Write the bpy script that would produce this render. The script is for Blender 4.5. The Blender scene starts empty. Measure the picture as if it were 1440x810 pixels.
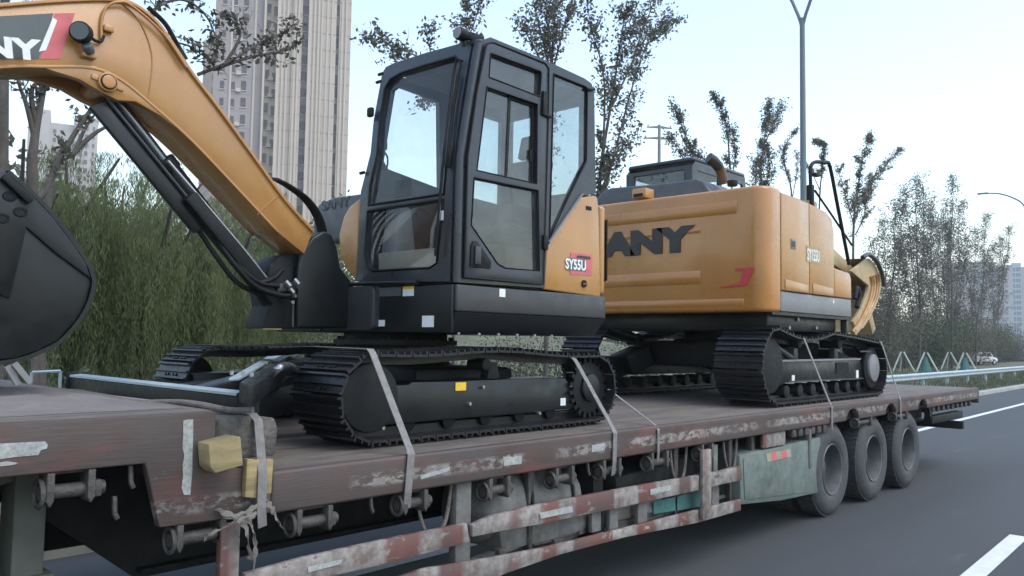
import bpy, bmesh, math, random
from mathutils import Vector, Matrix, noise
from mathutils.geometry import delaunay_2d_cdt
import numpy as np
S = bpy.context.scene
COL = S.collection
rnd = random.Random(7)
PI = math.pi

# ------------------------------------------------------------------ camera, sky, sun, exposure
cam = bpy.data.cameras.new('camera')
camo = bpy.data.objects.new('camera', cam)
COL.objects.link(camo)
r_ = Vector((0.67950635, -0.73349841, 0.01584926))
u_ = Vector((-0.05771181, -0.03190297, 0.9978234))
w_ = Vector((0.73139624, 0.67894203, 0.06400979))
camo.matrix_world = Matrix(((r_.x, u_.x, -w_.x, 0), (r_.y, u_.y, -w_.y, 0), (r_.z, u_.z, -w_.z, 1.909), (0, 0, 0, 1)))
cam.lens = 28.75
cam.sensor_width = 36
cam.clip_start = 0.05
cam.clip_end = 6000
S.camera = camo

SUN_AZ = math.radians(-75)      # from +X towards +Y
SUN_EL = math.radians(57)
W = bpy.data.worlds.new('World')
S.world = W
W.use_nodes = True
nt = W.node_tree
nt.nodes.clear()
sky = nt.nodes.new('ShaderNodeTexSky')
sky.sky_type = 'NISHITA'
sky.sun_disc = False
sky.sun_elevation = SUN_EL
sky.sun_rotation = PI / 2 - SUN_AZ
sky.air_density = 1.5
sky.dust_density = 1.0
sky.ozone_density = 1.0
bg = nt.nodes.new('ShaderNodeBackground')
bg.inputs['Strength'].default_value = 0.12
wo = nt.nodes.new('ShaderNodeOutputWorld')
hs = nt.nodes.new('ShaderNodeHueSaturation')      # overcast: the sky's own colour greyed
hs.inputs['Saturation'].default_value = 0.92
nt.links.new(sky.outputs[0], hs.inputs['Color'])
nt.links.new(hs.outputs[0], bg.inputs[0])
nt.links.new(bg.outputs[0], wo.inputs[0])
sl = bpy.data.lights.new('sun', 'SUN')
sl.energy = 0.6
sl.angle = math.radians(40)
sl.color = (1, 0.93, 0.84)
so = bpy.data.objects.new('sun', sl)
COL.objects.link(so)
sd = Vector((math.cos(SUN_EL) * math.cos(SUN_AZ), math.cos(SUN_EL) * math.sin(SUN_AZ), math.sin(SUN_EL)))
so.rotation_euler = sd.to_track_quat('Z', 'Y').to_euler()
S.view_settings.view_transform = 'Standard'
S.view_settings.look = 'None'
S.view_settings.exposure = 1.60
S.view_settings.gamma = 1
S.render.engine = 'CYCLES'
S.cycles.max_bounces = 8
S.cycles.transparent_max_bounces = 16

# ------------------------------------------------------------------ materials
def newmat(name):
    m = bpy.data.materials.new(name)
    m.use_nodes = True
    t = m.node_tree
    b = t.nodes['Principled BSDF']
    return m, t, b

def nd(t, typ, **kw):
    n = t.nodes.new(typ)
    for k, v in kw.items():
        setattr(n, k, v)
    return n

def noise_fac(t, scale, lo, hi, detail=5, coord=None, stretch=None, rough=0.6):
    tc = nd(t, 'ShaderNodeTexCoord')
    src = tc.outputs[coord or 'Object']
    if stretch:
        mp = nd(t, 'ShaderNodeMapping')
        mp.inputs['Scale'].default_value = stretch
        t.links.new(src, mp.inputs[0])
        src = mp.outputs[0]
    n = nd(t, 'ShaderNodeTexNoise')
    n.inputs['Scale'].default_value = scale
    n.inputs['Detail'].default_value = detail
    n.inputs['Roughness'].default_value = rough
    t.links.new(src, n.inputs['Vector'])
    mr = nd(t, 'ShaderNodeMapRange')
    mr.inputs[1].default_value = lo
    mr.inputs[2].default_value = hi
    t.links.new(n.outputs['Fac'], mr.inputs[0])
    return mr.outputs[0]

def mixc(t, fac, a, b):
    m = nd(t, 'ShaderNodeMix', data_type='RGBA')
    if isinstance(fac, (int, float)):
        m.inputs[0].default_value = fac
    else:
        t.links.new(fac, m.inputs[0])
    for i, v in ((6, a), (7, b)):
        if isinstance(v, tuple):
            m.inputs[i].default_value = (v[0], v[1], v[2], 1)
        else:
            t.links.new(v, m.inputs[i])
    return m.outputs[2]

def mulf(t, a, b):
    m = nd(t, 'ShaderNodeMath', operation='MULTIPLY')
    for i, v in ((0, a), (1, b)):
        if isinstance(v, (int, float)):
            m.inputs[i].default_value = v
        else:
            t.links.new(v, m.inputs[i])
    return m.outputs[0]

def pm(name, base, rough=.5, metal=0, var=.18, scale=6, dust=0, spec=.5, dustcol=(.23, .21, .19), bump=0, bscale=90, coat=0, stretch=None, updust=0, rvar=.12):
    m, t, b = newmat(name)
    f = noise_fac(t, scale, .3, .7, stretch=stretch)
    dk = tuple(c * (1 - var) for c in base)
    lt = tuple(min(1, c * (1 + var)) for c in base)
    c = mixc(t, f, dk, lt)
    if dust:
        f2 = noise_fac(t, scale * 2.7, .42, .75, detail=8, stretch=stretch)
        c = mixc(t, mulf(t, f2, dust), c, dustcol)
    if updust:
        g = nd(t, 'ShaderNodeNewGeometry')
        sx = nd(t, 'ShaderNodeSeparateXYZ')
        t.links.new(g.outputs['Normal'], sx.inputs[0])
        mr = nd(t, 'ShaderNodeMapRange')
        mr.inputs[1].default_value = .35
        mr.inputs[2].default_value = 1
        t.links.new(sx.outputs[2], mr.inputs[0])
        f3 = noise_fac(t, scale * 1.7, .2, .7, detail=6)
        c = mixc(t, mulf(t, mulf(t, mr.outputs[0], f3), updust), c, dustcol)
    t.links.new(c, b.inputs['Base Color'])
    fr = noise_fac(t, scale * 3, .3, .7)
    mr = nd(t, 'ShaderNodeMapRange')
    mr.inputs[3].default_value = max(.04, rough - rvar)
    mr.inputs[4].default_value = min(1, rough + rvar)
    t.links.new(fr, mr.inputs[0])
    t.links.new(mr.outputs[0], b.inputs['Roughness'])
    b.inputs['Metallic'].default_value = metal
    b.inputs['Specular IOR Level'].default_value = spec
    b.inputs['Coat Weight'].default_value = coat
    b.inputs['Coat Roughness'].default_value = .12
    if bump:
        n = nd(t, 'ShaderNodeTexNoise')
        n.inputs['Scale'].default_value = bscale
        n.inputs['Detail'].default_value = 6
        tc = nd(t, 'ShaderNodeTexCoord')
        t.links.new(tc.outputs['Object'], n.inputs['Vector'])
        bp = nd(t, 'ShaderNodeBump')
        bp.inputs['Strength'].default_value = bump
        bp.inputs['Distance'].default_value = .02
        t.links.new(n.outputs['Fac'], bp.inputs['Height'])
        t.links.new(bp.outputs[0], b.inputs['Normal'])
    return m

M = {}
M['yellow'] = pm('yellow_paint', (.41, .20, .058), .32, var=.11, scale=1.6, dust=.16, coat=.35, dustcol=(.33, .21, .11))
M['yellow2'] = pm('orange_yellow_paint', (.42, .178, .040), .32, var=.11, scale=1.4, dust=.15, coat=.4, dustcol=(.34, .20, .10))
M['bucketcream'] = pm('dusty_cream_paint', (.42, .30, .14), .6, var=.25, scale=5, dust=.6)
M['black'] = pm('black_paint', (.0065, .008, .009), .40, var=.2, scale=4, dust=.05, spec=.4, dustcol=(.05, .05, .05))
M['blackm'] = pm('matt_black', (.006, .007, .0075), .62, var=.3, scale=9, dust=.15, spec=.3, dustcol=(.04, .04, .04))
M['cabgrey'] = pm('dark_cab_paint', (.020, .024, .031), .36, var=.08, scale=3, dust=.05, coat=.1, dustcol=(.12, .12, .13))
M['skirt'] = pm('charcoal_paint', (.036, .036, .038), .42, var=.08, scale=3, dust=.1, dustcol=(.12, .12, .12))
M['rubber'] = pm('black_rubber', (.006, .006, .007), .6, spec=.3, var=.2, scale=20)
M['track'] = pm('track_steel', (.024, .024, .027), .38, metal=.45, var=.3, scale=12, dust=.3, spec=.5, dustcol=(.05, .05, .048))
M['steel'] = pm('bright_steel', (.45, .46, .47), .25, metal=.9, var=.1, scale=9)
M['zinc'] = pm('zinc_bolt', (.35, .35, .34), .4, metal=.7, var=.2, scale=30)
M['interior'] = pm('cab_interior_grey', (.05, .055, .06), .7, var=.2, scale=10)
M['mat_beige'] = pm('beige_floor_mat', (.30, .28, .21), .8, var=.1, scale=8)
M['seat'] = pm('seat_fabric', (.03, .035, .045), .85, var=.3, scale=25)
M['white'] = pm('white_print', (.75, .76, .74), .5, var=.05, scale=20)
M['letterdark'] = pm('dark_letter_print', (.022, .020, .020), .45, var=.1, scale=10)
M['decalgrey'] = pm('grey_decal', (.085, .10, .10), .5, var=.06, scale=6)
M['red'] = pm('red_decal', (.52, .045, .05), .45, var=.1, scale=8)
M['redpink'] = pm('faded_red_decal', (.55, .12, .13), .5, var=.15, scale=10)
M['yellowlabel'] = pm('yellow_label', (.75, .5, .03), .5, var=.1, scale=40)
M['paleGrey'] = pm('pale_grey_paint', (.20, .20, .205), .5, var=.1, scale=4, dust=.25)
M['timber'] = pm('weathered_timber', (.085, .075, .065), .85, var=.55, scale=9, dust=.6, dustcol=(.17, .15, .125), bump=.6, bscale=40, stretch=(1, .25, 1))
M['yellowwood'] = pm('raw_yellow_wood', (.31, .24, .115), .8, var=.3, scale=10, dust=.4, dustcol=(.24, .19, .12), bump=.15, bscale=40, stretch=(.25, 1, 3))
M['strap'] = pm('grey_webbing', (.20, .19, .18), .85, var=.22, scale=25, bump=.3, bscale=300, dust=.25, dustcol=(.12, .10, .09))
M['rope'] = pm('dirty_rag', (.16, .14, .125), .9, var=.3, scale=20, bump=.5)
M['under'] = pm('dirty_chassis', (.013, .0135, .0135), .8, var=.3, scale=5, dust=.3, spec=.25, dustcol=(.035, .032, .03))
M['oldpaint'] = pm('old_white_paint', (.36, .38, .36), .7, var=.2, scale=22, dust=.75, dustcol=(.16, .13, .12))
M['rod'] = pm('dark_rod', (.16, .17, .18), .22, metal=.85, var=.1, scale=6)
M['winch'] = pm('rusty_grey_steel', (.085, .078, .072), .65, metal=.3, var=.35, scale=16, dust=.5, dustcol=(.05, .035, .03), bump=.3)
M['rubbertyre'] = pm('dusty_tyre', (.048, .049, .052), .8, var=.18, scale=5, dust=.45, dustcol=(.085, .085, .085), bump=.15, bscale=70)
M['rim'] = pm('grey_rim', (.10, .105, .11), .55, metal=.3, var=.2, scale=7, dust=.5, dustcol=(.07, .068, .065))
M['canvas'] = pm('dusty_canvas', (.15, .13, .12), .9, var=.25, scale=3, dust=.5, dustcol=(.21, .19, .17), bump=.4, bscale=30)
M['tarp'] = pm('grey_tarpaulin', (.15, .145, .135), .85, var=.3, scale=6, dust=.5, dustcol=(.07, .065, .06), bump=.5, bscale=14)
M['toolbox'] = pm('worn_green_grey_paint', (.10, .135, .118), .65, var=.25, scale=4, dust=.8, dustcol=(.20, .195, .18))
M['landing'] = pm('olive_grey_paint', (.07, .075, .06), .7, var=.2, scale=4, dust=.4, dustcol=(.04, .035, .03))
M['galv'] = pm('galvanised_steel', (.38, .45, .48), .45, metal=.4, var=.12, scale=3, dust=.2)
M['pole'] = pm('blue_grey_pole', (.13, .16, .18), .5, var=.08, scale=2)
M['concretepole'] = pm('concrete_pole', (.22, .20, .19), .9, var=.1, scale=2)
M['bark'] = pm('bark', (.085, .072, .062), .95, var=.35, scale=8, bump=.6, bscale=30, stretch=(1, 1, .3))
M['stake'] = pm('pale_stake', (.42, .45, .38), .8, var=.15, scale=5)
M['teal'] = pm('teal_netting', (.06, .16, .15), .9, var=.2, scale=8)
M['carwhite'] = pm('white_car_paint', (.6, .62, .63), .3, var=.04, scale=2, coat=.4)
M['darkglass'] = pm('dark_window', (.02, .025, .03), .1, var=.2, scale=4)
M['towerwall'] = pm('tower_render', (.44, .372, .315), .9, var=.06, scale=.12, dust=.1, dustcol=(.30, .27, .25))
M['towerside'] = pm('tower_shade_and_trim', (.32, .275, .27), .9, var=.06, scale=.12)  # shade of the left wing put into the colour; also spandrels and joints
M['towerpale'] = pm('tower_render_pale', (.49, .425, .365), .9, var=.05, scale=.12)
M['farwall'] = pm('far_building_render', (.40, .37, .345), .9, var=.06, scale=.1)
M['farblue'] = pm('far_building_blue', (.38, .44, .48), .7, var=.08, scale=.1)
M['winglass'] = pm('building_window', (.075, .06, .06), .3, var=.4, scale=.6)
M['winblue'] = pm('building_window_blue', (.12, .16, .19), .3, var=.3, scale=.6)
M['amber'] = pm('amber_lens', (.45, .16, .03), .3, var=.1)
M['rustpipe'] = pm('rusty_pipe', (.13, .075, .045), .6, var=.3, scale=9, dust=.4, dustcol=(.05, .04, .035))
M['hood'] = pm('grey_hood', (.06, .066, .075), .45, var=.08, scale=3, dust=.1)

def glassmat(name, tint, refl=1.45, dirt=.0):
    m, t, b = newmat(name)
    t.nodes.remove(b)
    out = t.nodes['Material Output']
    tr = nd(t, 'ShaderNodeBsdfTransparent')
    tr.inputs[0].default_value = (*tint, 1)
    gl = nd(t, 'ShaderNodeBsdfGlossy')
    gl.inputs['Roughness'].default_value = .02
    fr = nd(t, 'ShaderNodeFresnel')
    fr.inputs[0].default_value = refl
    mx = nd(t, 'ShaderNodeMixShader')
    ge = nd(t, 'ShaderNodeNewGeometry')       # only the outward face of each pane mirrors
    fo = nd(t, 'ShaderNodeMath', operation='SUBTRACT')
    fo.inputs[0].default_value = 1
    t.links.new(ge.outputs['Backfacing'], fo.inputs[1])
    t.links.new(mulf(t, fr.outputs[0], fo.outputs[0]), mx.inputs[0])
    t.links.new(tr.outputs[0], mx.inputs[1])
    t.links.new(gl.outputs[0], mx.inputs[2])
    last = mx
    if dirt:
        df = nd(t, 'ShaderNodeBsdfDiffuse')
        df.inputs[0].default_value = (.5, .52, .52, 1)
        f = noise_fac(t, 3.5, .3, .8)
        m2 = nd(t, 'ShaderNodeMixShader')
        t.links.new(mulf(t, f, dirt), m2.inputs[0])
        t.links.new(mx.outputs[0], m2.inputs[1])
        t.links.new(df.outputs[0], m2.inputs[2])
        last = m2
    t.links.new(last.outputs[0], out.inputs[0])
    return m
M['glass'] = glassmat('tinted_glass', (.93, .94, .95), 1.5, .04)
M['glassdoor'] = glassmat('door_glass', (.70, .76, .75), 1.85, .10)

def leafmat(name, a, b, tr=.25, scale=1.2):
    m, t, bs = newmat(name)
    g = nd(t, 'ShaderNodeNewGeometry')
    c1 = mixc(t, g.outputs['Random Per Island'], a, b)
    f = noise_fac(t, scale, .35, .68)
    c2 = mixc(t, mulf(t, f, .6), c1, tuple(x * .68 for x in a))
    t.links.new(c2, bs.inputs['Base Color'])
    bs.inputs['Roughness'].default_value = .6
    tl = nd(t, 'ShaderNodeBsdfTranslucent')
    t.links.new(c2, tl.inputs[0])
    mx = nd(t, 'ShaderNodeMixShader')
    mx.inputs[0].default_value = tr
    out = t.nodes['Material Output']
    t.links.new(bs.outputs[0], mx.inputs[1])
    t.links.new(tl.outputs[0], mx.inputs[2])
    t.links.new(mx.outputs[0], out.inputs[0])
    return m
M['leafdark'] = leafmat('dull_tree_leaf', (.08, .084, .062), (.17, .145, .11), .35)
M['leafwillow'] = leafmat('willow_leaf', (.11, .14, .048), (.20, .23, .095), .5, .6)
M['leafolive'] = leafmat('olive_scrub_leaf', (.10, .098, .06), (.17, .155, .105), .35, .5)
M['leafgreen'] = leafmat('green_shrub_leaf', (.045, .075, .03), (.09, .12, .05), .25, .8)
M['grassblade'] = leafmat('grass_blade', (.06, .075, .03), (.13, .13, .06), .3, .4)

# trailer paint: red-brown, dust, flaked pale stripe and rust
def trailermat(name, flake_lo, band=None, base=(.085, .048, .046), blocks=False):
    m, t, b = newmat(name)
    c = mixc(t, noise_fac(t, 1.3, .3, .7), tuple(x * .75 for x in base), tuple(x * 1.25 for x in base))
    c = mixc(t, mulf(t, noise_fac(t, 2.2, .40, .62, detail=8), .7), c, (.075, .066, .062))
    c = mixc(t, mulf(t, noise_fac(t, 5, .52, .66, detail=9, stretch=(.5, 1, 1.2)), .8), c, (.15, .06, .05))
    fl = noise_fac(t, 9, flake_lo, flake_lo + .03, detail=12, stretch=(.6, 1, 1.5), rough=.72)
    if band:
        tc = nd(t, 'ShaderNodeTexCoord')
        sx = nd(t, 'ShaderNodeSeparateXYZ')
        t.links.new(tc.outputs['Object'], sx.inputs[0])
        a = nd(t, 'ShaderNodeMapRange', interpolation_type='SMOOTHSTEP')
        a.inputs[1].default_value = band[0]
        a.inputs[2].default_value = band[0] + .025
        t.links.new(sx.outputs[2], a.inputs[0])
        a2 = nd(t, 'ShaderNodeMapRange', interpolation_type='SMOOTHSTEP')
        a2.inputs[1].default_value = band[1] + .025
        a2.inputs[2].default_value = band[1]
        t.links.new(sx.outputs[2], a2.inputs[0])
        bm_ = mulf(t, a.outputs[0], a2.outputs[0])
        fl2 = noise_fac(t, 19, .475, .50, detail=12, stretch=(.6, 1, 1.3), rough=.72)
        gate = noise_fac(t, 1.1, .37, .47, detail=2, stretch=(1.3, .1, .1))
        fl2 = mulf(t, mulf(t, fl2, bm_), gate)
        mx = nd(t, 'ShaderNodeMath', operation='MAXIMUM')
        t.links.new(fl, mx.inputs[0])
        t.links.new(fl2, mx.inputs[1])
        fl = mx.outputs[0]
    if blocks:                                   # hand-painted red and white lengths, both flaking
        gb_ = noise_fac(t, 1.7, .47, .50, detail=1, stretch=(1, 0, 0))
        f3 = noise_fac(t, 11, .36, .42, detail=12, stretch=(.6, 1, 1.2), rough=.72)
        mb_ = nd(t, 'ShaderNodeMath', operation='MAXIMUM')
        t.links.new(fl, mb_.inputs[0])
        t.links.new(mulf(t, gb_, f3), mb_.inputs[1])
        fl = mb_.outputs[0]
    flc = mixc(t, noise_fac(t, 14, .35, .65, detail=6), (.36, .335, .31), (.15, .125, .11))
    c = mixc(t, mulf(t, fl, .9), c, flc)
    c = mixc(t, mulf(t, noise_fac(t, 3.1, .45, .7, detail=8, stretch=(1, 1, .35)), .55), c, (.062, .055, .05))
    t.links.new(c, b.inputs['Base Color'])
    b.inputs['Roughness'].default_value = .62
    n = nd(t, 'ShaderNodeTexNoise')
    n.inputs['Scale'].default_value = 35
    n.inputs['Detail'].default_value = 6
    bp = nd(t, 'ShaderNodeBump')
    bp.inputs['Strength'].default_value = .25
    bp.inputs['Distance'].default_value = .01
    t.links.new(n.outputs['Fac'], bp.inputs['Height'])
    t.links.new(bp.outputs[0], b.inputs['Normal'])
    return m
M['trailer'] = trailermat('trailer_red_brown', .66, (1.09, 1.16), (.080, .050, .041))
M['trailerplain'] = trailermat('trailer_red_brown_plain', .70, None, (.076, .053, .046))
M['guard'] = trailermat('side_guard_peeling_red', .56, None, (.17, .06, .045), True)
M['deck'] = pm('worn_deck', (.105, .087, .072), .8, var=.4, scale=3, dust=.6, dustcol=(.175, .152, .13), stretch=(.35, 1.6, 1), bump=.25, bscale=25)

def asphaltmat():
    m, t, b = newmat('asphalt')
    c = mixc(t, noise_fac(t, .35, .3, .7, stretch=(.25, 1, 1)), (.035, .0385, .041), (.046, .0495, .052))
    c = mixc(t, mulf(t, noise_fac(t, 160, .35, .75, detail=3), .5), c, (.085, .088, .09))
    c = mixc(t, mulf(t, noise_fac(t, 1.7, .62, .70, detail=8, stretch=(.4, 1.4, 1)), .4), c, (.10, .10, .10))
    c = mixc(t, mulf(t, noise_fac(t, .9, .42, .62, detail=3, stretch=(.03, 1, 1)), .5), c, (.036, .039, .043))
    c = mixc(t, mulf(t, noise_fac(t, 1.2, .60, .63, detail=9, stretch=(.5, .6, 1), rough=.75), .45), c, (.03, .031, .033))
    t.links.new(c, b.inputs['Base Color'])
    b.inputs['Roughness'].default_value = .82
    n = nd(t, 'ShaderNodeTexNoise')
    n.inputs['Scale'].default_value = 140
    n.inputs['Detail'].default_value = 4
    tc = nd(t, 'ShaderNodeTexCoord')
    t.links.new(tc.outputs['Object'], n.inputs['Vector'])
    bp = nd(t, 'ShaderNodeBump')
    bp.inputs['Strength'].default_value = .35
    bp.inputs['Distance'].default_value = .01
    t.links.new(n.outputs['Fac'], bp.inputs['Height'])
    t.links.new(bp.outputs[0], b.inputs['Normal'])
    return m
M['asphalt'] = asphaltmat()
M['marking'] = pm('road_marking_white', (.62, .63, .62), .7, var=.08, scale=5, dust=.35, dustcol=(.35, .35, .35))
M['verge'] = pm('verge_soil_grass', (.085, .085, .05), .95, var=.35, scale=1.1, dust=.6, dustcol=(.13, .115, .08), bump=.5, bscale=12)
M['bankgrass'] = pm('bank_grass', (.10, .105, .06), .95, var=.3, scale=.8, dust=.6, dustcol=(.14, .135, .09), bump=.8, bscale=9)
M['kerb'] = pm('kerb_concrete', (.33, .34, .31), .85, var=.15, scale=2, dust=.3)

# ------------------------------------------------------------------ mesh helpers
def origin_of(o):
    v = Vector((0, 0, 0))
    while o:
        v += o.location
        o = o.parent
    return v

def inside(x, y, lp):
    c = False
    j = len(lp) - 1
    for i in range(len(lp)):
        (xa, ya), (xb, yb) = lp[i][:2], lp[j][:2]
        if (ya > y) != (yb > y) and x < (xb - xa) * (y - ya) / (yb - ya) + xa:
            c = not c
        j = i
    return c

class MB:
    def __init__(s):
        s.v = []
        s.f = []
    def add(s, vs, fs):
        k = len(s.v)
        s.v += [tuple(p) for p in vs]
        s.f += [tuple(i + k for i in f) for f in fs]
        return s
    def box(s, x0, x1, y0, y1, z0, z1):
        vs = [(x0, y0, z0), (x1, y0, z0), (x1, y1, z0), (x0, y1, z0), (x0, y0, z1), (x1, y0, z1), (x1, y1, z1), (x0, y1, z1)]
        return s.add(vs, [(3, 2, 1, 0), (4, 5, 6, 7), (0, 1, 5, 4), (1, 2, 6, 5), (2, 3, 7, 6), (3, 0, 4, 7)])
    def bar(s, a, b, w, h, up=(0, 0, 1)):
        a = Vector(a); b = Vector(b)
        d = (b - a).normalized()
        u = Vector(up)
        sd_ = d.cross(u)
        if sd_.length < 1e-4:
            sd_ = d.cross(Vector((0, 1, 0)))
        sd_.normalize()
        u = sd_.cross(d)
        q = []
        for p in (a, b):
            for i, j in ((-1, -1), (1, -1), (1, 1), (-1, 1)):
                q.append(p + sd_ * (i * w / 2) + u * (j * h / 2))
        return s.add(q, [(0, 1, 2, 3), (7, 6, 5, 4), (4, 5, 1, 0), (5, 6, 2, 1), (6, 7, 3, 2), (7, 4, 0, 3)])
    def tube(s, pts, r, n=8, r1=None):
        pts = [Vector(p) for p in pts]
        m = len(pts)
        k = len(s.v)
        prev = None
        for i, p in enumerate(pts):
            d = (pts[min(i + 1, m - 1)] - pts[max(i - 1, 0)]).normalized()
            if prev is None:
                a = d.orthogonal().normalized()
            else:
                a = (prev - d * prev.dot(d))
                a = a.normalized() if a.length > 1e-5 else d.orthogonal().normalized()
            prev = a
            b = d.cross(a)
            rr = r if r1 is None else r + (r1 - r) * i / max(1, m - 1)
            for j in range(n):
                t = 2 * PI * j / n
                s.v.append(tuple(p + a * (rr * math.cos(t)) + b * (rr * math.sin(t))))
        for i in range(m - 1):
            for j in range(n):
                j2 = (j + 1) % n
                s.f.append((k + i * n + j, k + i * n + j2, k + (i + 1) * n + j2, k + (i + 1) * n + j))
        s.f.append(tuple(k + j for j in reversed(range(n))))
        s.f.append(tuple(k + (m - 1) * n + j for j in range(n)))
        return s
    def cyl(s, a, b, r, n=20, r1=None):
        return s.tube([a, b], r, n, r1)
    def prism(s, loops, mp, d0, d1):
        """loops: outer 2-D loop and optional holes; mp(u, v, d) -> 3-D; from depth d0 to d1"""
        if not isinstance(loops[0][0], (tuple, list)):
            loops = [loops]
        flat = [p for l in loops for p in l]
        tris = []
        if len(loops) > 1:
            ed, k0 = [], 0
            for l in loops:
                ed += [(k0 + i, k0 + (i + 1) % len(l)) for i in range(len(l))]
                k0 += len(l)
            r = delaunay_2d_cdt([Vector((p[0], p[1])) for p in flat], ed, [], 0, 1e-7)
            assert len(r[0]) == len(flat)
            back = [o[0] for o in r[3]]
            for f in r[2]:
                f = [back[i] for i in f]
                cx = sum(flat[i][0] for i in f) / len(f)
                cy = sum(flat[i][1] for i in f) / len(f)
                if inside(cx, cy, loops[0]) and not any(inside(cx, cy, h) for h in loops[1:]):
                    tris.append(tuple(f))
        n = len(flat)
        vs = [mp(p[0], p[1], d0) for p in flat] + [mp(p[0], p[1], d1) for p in flat]
        fs = []
        if len(loops) == 1:
            fs.append(tuple(range(n)))
            fs.append(tuple(reversed(range(n, 2 * n))))
        else:
            for t in tris:
                fs.append(tuple(t))
                fs.append(tuple(n + i for i in reversed(t)))
        k = 0
        for l in loops:
            m = len(l)
            for i in range(m):
                j = (i + 1) % m
                fs.append((k + i, k + j, n + k + j, n + k + i))
            k += m
        return s.add(vs, fs)
    def pY(s, loops, y0, y1):
        return s.prism(loops, lambda a, b, d: (a, d, b), y0, y1)
    def pX(s, loops, x0, x1):
        return s.prism(loops, lambda a, b, d: (d, a, b), x0, x1)
    def pZ(s, loops, z0, z1):
        return s.prism(loops, lambda a, b, d: (a, b, d), z0, z1)
    def lathe(s, prof, c, n=40, sgn=1):
        """profile (r, y) turned about the Y axis through c"""
        k = len(s.v)
        for r, y in prof:
            for j in range(n):
                t = 2 * PI * j / n
                s.v.append((c[0] + r * math.cos(t), c[1] + y * sgn, c[2] + r * math.sin(t)))
        for i in range(len(prof) - 1):
            for j in range(n):
                j2 = (j + 1) % n
                s.f.append((k + i * n + j, k + i * n + j2, k + (i + 1) * n + j2, k + (i + 1) * n + j))
        return s
    def mesh(s, name, mat, off=Vector((0, 0, 0)), bevel=0, seg=2, smooth=35, recalc=True, slots=None):
        me = bpy.data.meshes.new(name)
        me.from_pydata([(p[0] - off.x, p[1] - off.y, p[2] - off.z) for p in s.v], [], s.f)
        me.update()
        if recalc or bevel:
            bm = bmesh.new()
            bm.from_mesh(me)
            if recalc:
                bmesh.ops.recalc_face_normals(bm, faces=bm.faces)
            if bevel:
                ed = [e for e in bm.edges if len(e.link_faces) == 2 and e.calc_face_angle(0) > .5]
                bmesh.ops.bevel(bm, geom=ed, offset=bevel, segments=seg, affect='EDGES', profile=.5, clamp_overlap=True)
            bm.to_mesh(me)
            bm.free()
        if smooth:
            me.polygons.foreach_set('use_smooth', [True] * len(me.polygons))
            me.set_sharp_from_angle(angle=math.radians(smooth))
        me.materials.append(mat)
        return me
    def build(s, name, mat, parent=None, **kw):
        off = origin_of(parent) if parent else Vector((0, 0, 0))
        me = s.mesh(name, M[mat] if isinstance(mat, str) else mat, off, **kw)
        o = bpy.data.objects.new(name, me)
        COL.objects.link(o)
        if parent:
            o.parent = parent
        return o

def inst(me, name, parent, mw):
    """an object using mesh data me placed by world matrix mw under parent"""
    o = bpy.data.objects.new(name, me)
    COL.objects.link(o)
    if parent:
        o.parent = parent
        mw = Matrix.Translation(-origin_of(parent)) @ mw
    o.matrix_local = mw
    return o

def tag(o, label=None, cat=None, group=None, kind=None):
    for k, v in (('label', label), ('category', cat), ('group', group), ('kind', kind)):
        if v:
            o[k] = v
    return o

def thing(name, label, cat, loc=(0, 0, 0), group=None):
    o = bpy.data.objects.new(name, None)
    o.empty_display_size = .2
    COL.objects.link(o)
    o.location = loc
    return tag(o, label, cat, group)

def structure(name, mb, mat, **kw):
    return tag(mb.build(name, mat, None, **kw), kind='structure')

def text_part(name, txt, mat, w, h, mw, parent, thick=.004, bold=.012):
    """extruded lettering fitted to width w and height h; mw maps text x/y/z (origin lower left) to the world"""
    cu = bpy.data.curves.new('txt', 'FONT')
    cu.body = txt
    cu.size = 1
    cu.extrude = .01
    cu.offset = bold
    cu.resolution_u = 3
    tmp = bpy.data.objects.new('txt', cu)
    COL.objects.link(tmp)
    dg = bpy.context.evaluated_depsgraph_get()
    me = bpy.data.meshes.new_from_object(tmp.evaluated_get(dg))
    bpy.data.objects.remove(tmp)
    co = np.array([v.co for v in me.vertices])
    lo = co.min(0); hi = co.max(0)
    me.transform(Matrix.Diagonal((w / (hi[0] - lo[0]), h / (hi[1] - lo[1]), thick / .02, 1)) @ Matrix.Translation((-lo[0], -lo[1], -.01)))
    me.transform(Matrix.Translation((0, 0, thick)))
    me.materials.clear()
    me.materials.append(M[mat])
    me.name = name
    return inst(me, name, parent, mw)

def frame_mw(org, ex, ey):
    ex = Vector(ex).normalized(); ey = Vector(ey).normalized()
    ez = ex.cross(ey)
    m = Matrix.Identity(4)
    for i, c in enumerate((ex, ey, ez)):
        for j in range(3):
            m[j][i] = c[j]
    for j in range(3):
        m[j][3] = org[j]
    return m

def smoothpts(pts, n=6):
    """Catmull-Rom through the points"""
    P = [Vector(p) for p in pts]
    out = []
    for i in range(len(P) - 1):
        p0 = P[max(i - 1, 0)]; p1 = P[i]; p2 = P[i + 1]; p3 = P[min(i + 2, len(P) - 1)]
        for k in range(n):
            t = k / n
            out.append(.5 * ((2 * p1) + (p2 - p0) * t + (2 * p0 - 5 * p1 + 4 * p2 - p3) * t * t + (3 * p1 - p0 - 3 * p2 + p3) * t ** 3))
    out.append(P[-1])
    return out

def rrect(x0, x1, y0, y1, r, n=4):
    out = []
    for cx, cy, a in ((x1 - r, y1 - r, 0), (x0 + r, y1 - r, 90), (x0 + r, y0 + r, 180), (x1 - r, y0 + r, 270)):
        for i in range(n + 1):
            t = math.radians(a + 90 * i / n)
            out.append((cx + r * math.cos(t), cy + r * math.sin(t)))
    return out

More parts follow.
